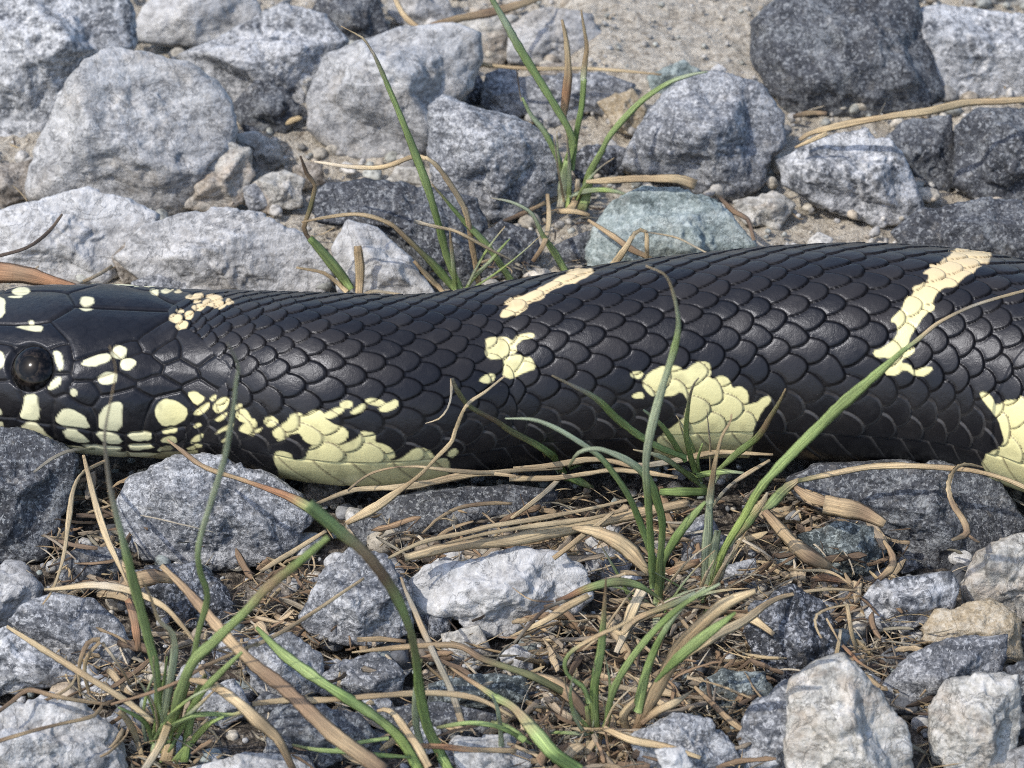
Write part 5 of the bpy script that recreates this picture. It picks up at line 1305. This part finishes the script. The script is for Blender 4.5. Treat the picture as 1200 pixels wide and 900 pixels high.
straw([(612, 790), (645, 800), (672, 818), (690, 840)], (8, 20, 22, 12), 'btbk', [10, 12, 11, 8], "woody dead sheath left of the low centre tuft", name="dead_leaf", category="dead leaf", fold=.6, group="dead leaves in the gravel")
straw([(708, 855), (740, 868), (780, 875), (820, 888)], (9, 13, 10, 6), 'tsts', [9, 11, 12, 12], "straw sheath lying right of the low centre tuft")
straw([(812, 805), (840, 830), (862, 850), (885, 862)], (5, 8, 9, 5), 'tbtb', [8, 9, 9, 8], "brown straw by the dark green stone")
straw([(820, 795), (850, 805), (880, 818)], (3, 4, 3), 'ttt', 14, "thin straw across the dark green stone")
straw([(860, 720), (885, 728), (908, 742)], (8, 13, 7), 'bst', [12, 13, 12], "tan leaf scrap on the shiny dark stone's corner", name="dead_leaf", category="dead leaf", group="dead leaves in the gravel")
straw([(780, 672), (800, 665), (820, 655)], (8, 14, 9), 'rtr', [11, 12, 12], "orange dead leaf scrap behind the stout tuft", name="dead_leaf", category="dead leaf", group="dead leaves in the gravel")
straw([(682, 760), (705, 742), (720, 722), (735, 700), (748, 686)], (3, 4, 4, 3, 2), 'tstss', [12, 14, 15, 16, 16], "thin straw in front of the small grey stone")
straw([(600, 745), (640, 728), (665, 712), (690, 700)], (3, 9, 14, 9), 'tsts', [10, 13, 15, 16], "split straw leaf right of the white quartz stone")
# behind the snake
straw([(-8, 302), (30, 290), (55, 272), (71, 251)], (5, 5, 5, 3), 'kkkb', [27, 28, 29, 29], "dark curved twig on the whitish boulder at left", name="twig", category="twig", group="twigs")
straw([(-14, 318), (20, 322), (55, 330), (92, 338)], (30, 28, 20, 8), 'rbrr', [14, 15, 16, 17], "rust brown bark piece behind the snake's snout", name="bark_strip", category="bark", fold=.4, group="bark strips")
straw([(98, 332), (115, 322), (132, 312)], (5, 5, 4), 'tat', [14, 15, 15], "little grey twig beside the rust brown bark", name="twig", category="twig", group="twigs")
straw([(505, 30), (535, 22), (575, 14), (612, 4), (640, -6)], (9, 11, 12, 10, 6), 'btbtt', [14, 15, 15, 15, 14], "brown straw stick at the top edge")
straw([(462, -8), (470, 8), (482, 25), (496, 38)], (8, 9, 9, 5), 'tstt', [18, 18, 17, 15], "bent straw at the top edge left of the brown stick")
straw([(552, 76), (600, 80), (660, 81), (725, 83), (774, 87)], (5, 6, 6, 5, 3), 'stsst', [14, 14, 13, 13, 12], "straight far straw behind the tallest tuft")
straw([(935, 164), (953, 154), (1000, 143), (1040, 137), (1083, 131), (1133, 123), (1215, 116)], (6, 11, 12, 11, 11, 11, 10), 'tstssts', [16, 19, 22, 23, 24, 24, 24], "long pale straw branch reaching from the right edge", category="branch", name="straw_branch")
straw([(934, 172), (948, 164), (966, 155)], (4, 7, 6), 'tss', [15, 17, 19], "short prong under the end of the straw branch")
straw([(930, 137), (950, 134), (970, 133)], (6, 9, 6), 'btb', 9, "brown chip under the largest dark boulder", name="dead_leaf", category="dead leaf", group="dead leaves in the gravel")
straw([(716, 318), (735, 290), (746, 272), (757, 271), (758, 290), (757, 310)], (12, 10, 7, 6, 7, 5), 'ssssst', [9, 15, 18, 18, 15, 10], "folded pale straw behind the snake's highest point")
straw([(690, 258), (715, 275), (738, 292), (765, 305)], (4, 9, 10, 5), 'ttbt', [12, 12, 11, 9], "flat tan straw lying on the greenish stone")
straw([(757, 272), (790, 278), (815, 288), (838, 298)], (2, 3, 3, 2), 'asas', [18, 17, 16, 15], "thin pale thread over the greenish stone")
straw([(842, 232), (860, 248), (878, 258), (884, 282)], (5, 8, 8, 5), 'kbkb', 9, "dark brown root under the big rounded boulder", name="dry_root", category="root")
straw([(580, 265), (610, 252), (640, 238)], (6, 8, 6), 'kbt', 6, "shaded twig under the wide grey granite block", name="twig", category="twig", group="twigs")

# ------------------------------------------------------------------ fine litter: shredded grass nobody could count
def litter():
    rg = np.random.default_rng(9)
    zones = [((620, 690, 900, 905), 620), ((860, 570, 1060, 790), 330), ((50, 560, 150, 700), 110), ((440, 575, 830, 690), 340), ((270, 660, 380, 780), 170), ((380, 730, 640, 905), 120),
             ((60, 740, 240, 905), 230), ((230, 740, 400, 905), 40), ((1000, 690, 1110, 830), 70), ((560, 230, 720, 330), 60), ((0, 100, 1200, 330), 110), ((0, 560, 1200, 900), 260), ((140, 660, 420, 900), 60), ((1050, 780, 1110, 900), 20)]
    pal = np.array([C_['s'], C_['t'], C_['b'], C_['t'], C_['k'], C_['a'], C_['w'], C_['m']])
    pv, pf, pc, pq = [], [], [], []
    k = 0
    for (x0, y0, x1, y1), n in zones:
        for _ in range(n):
            k += 1
            x, y = rg.uniform(x0, x1), rg.uniform(y0, y1)
            z = rg.uniform(0.0008, 0.0075 if 590 < x < 1060 else 0.0048) if y > 330 else rg.uniform(0.0008, 0.003)
            c = on_height(x, y, z)
            Ln = rg.uniform(0.0025, 0.011) * (1.2 if rg.random() < .2 else .8); a = rg.normal(0, 0.9); bend = rg.normal(0, 0.7)
            m = 6
            t = np.linspace(-.5, .5, m)
            hd = a + bend * t
            st = np.stack((np.cos(hd), np.sin(hd), 0.35 * rg.normal() + 0.5 * rg.normal() * t), 1) * Ln / m
            W = c + np.cumsum(st, 0) - st.sum(0) / 2
            W[:, 2] = np.maximum(W[:, 2], 0.0008)
            wd = rg.choice([0.00022, 0.00035, 0.0006, 0.0012], p=[.48, .32, .15, .05])
            width = wd * np.interp(np.linspace(0, 1, m), [0, .2, .8, 1], [.4, 1, 1, .3])
            col = pal[rg.integers(len(pal))] * rg.uniform(.7, 1.15)
            V, F, cc, sv = strand_mesh("x", W, width, np.tile(col, (m, 1)), fold=.3, thick=.12, twist=rg.normal(0, .5), seed=k)
            pv.append(V); pf.append(F); pc.append(cc); pq.append(sv)
    chips = [((610, 690, 900, 905), 230), ((870, 560, 1055, 720), 110), ((440, 585, 830, 680), 90), ((60, 560, 150, 700), 45), ((380, 720, 620, 905), 26), ((270, 660, 370, 770), 30), ((960, 700, 1100, 830), 25), ((90, 740, 260, 905), 35)]
    brown = np.array([(0.30, 0.20, 0.12), (0.36, 0.29, 0.21), (0.42, 0.31, 0.19), (0.52, 0.40, 0.25), (0.19, 0.13, 0.085)])
    for (x0, y0, x1, y1), n in chips:                    # flat broken leaf and sheath fragments
        for _ in range(n):
            k += 1
            c = on_height(rg.uniform(x0, x1), rg.uniform(y0, y1), rg.uniform(0.002, 0.0085))
            Ln = rg.uniform(0.003, 0.012); a = rg.normal(0.2, 0.9); m = 7
            t = np.linspace(-.5, .5, m); hd = a + rg.normal(0, .45) * t + 0.12 * rg.normal(size=m)
            st = np.stack((np.cos(hd), np.sin(hd), np.full(m, 0.30 * rg.normal())), 1) * Ln / m
            W = c + np.cumsum(st, 0) - st.sum(0) / 2
            W[:, 2] = np.maximum(W[:, 2], 0.001)
            width = rg.choice([0.0005, 0.0008, 0.0012, 0.0018], p=[.35, .35, .2, .1]) * np.interp(np.linspace(0, 1, m), [0, .15, .85, 1], [rg.uniform(.2, .9), 1, 1, rg.uniform(.1, .8)]) * (1 + .12 * rg.normal(size=m))
            V, F, cc, sv = strand_mesh("x", W, width, np.tile(brown[rg.integers(5)] * rg.uniform(.8, 1.2), (m, 1)), fold=rg.uniform(.05, .5), thick=.05, twist=rg.normal(0, .5), seed=k)
            pv.append(V); pf.append(F); pc.append(cc); pq.append(sv)
    joined("leaf_litter", pv, pf, pc, MAT_STRAW, True, pq)
litter()
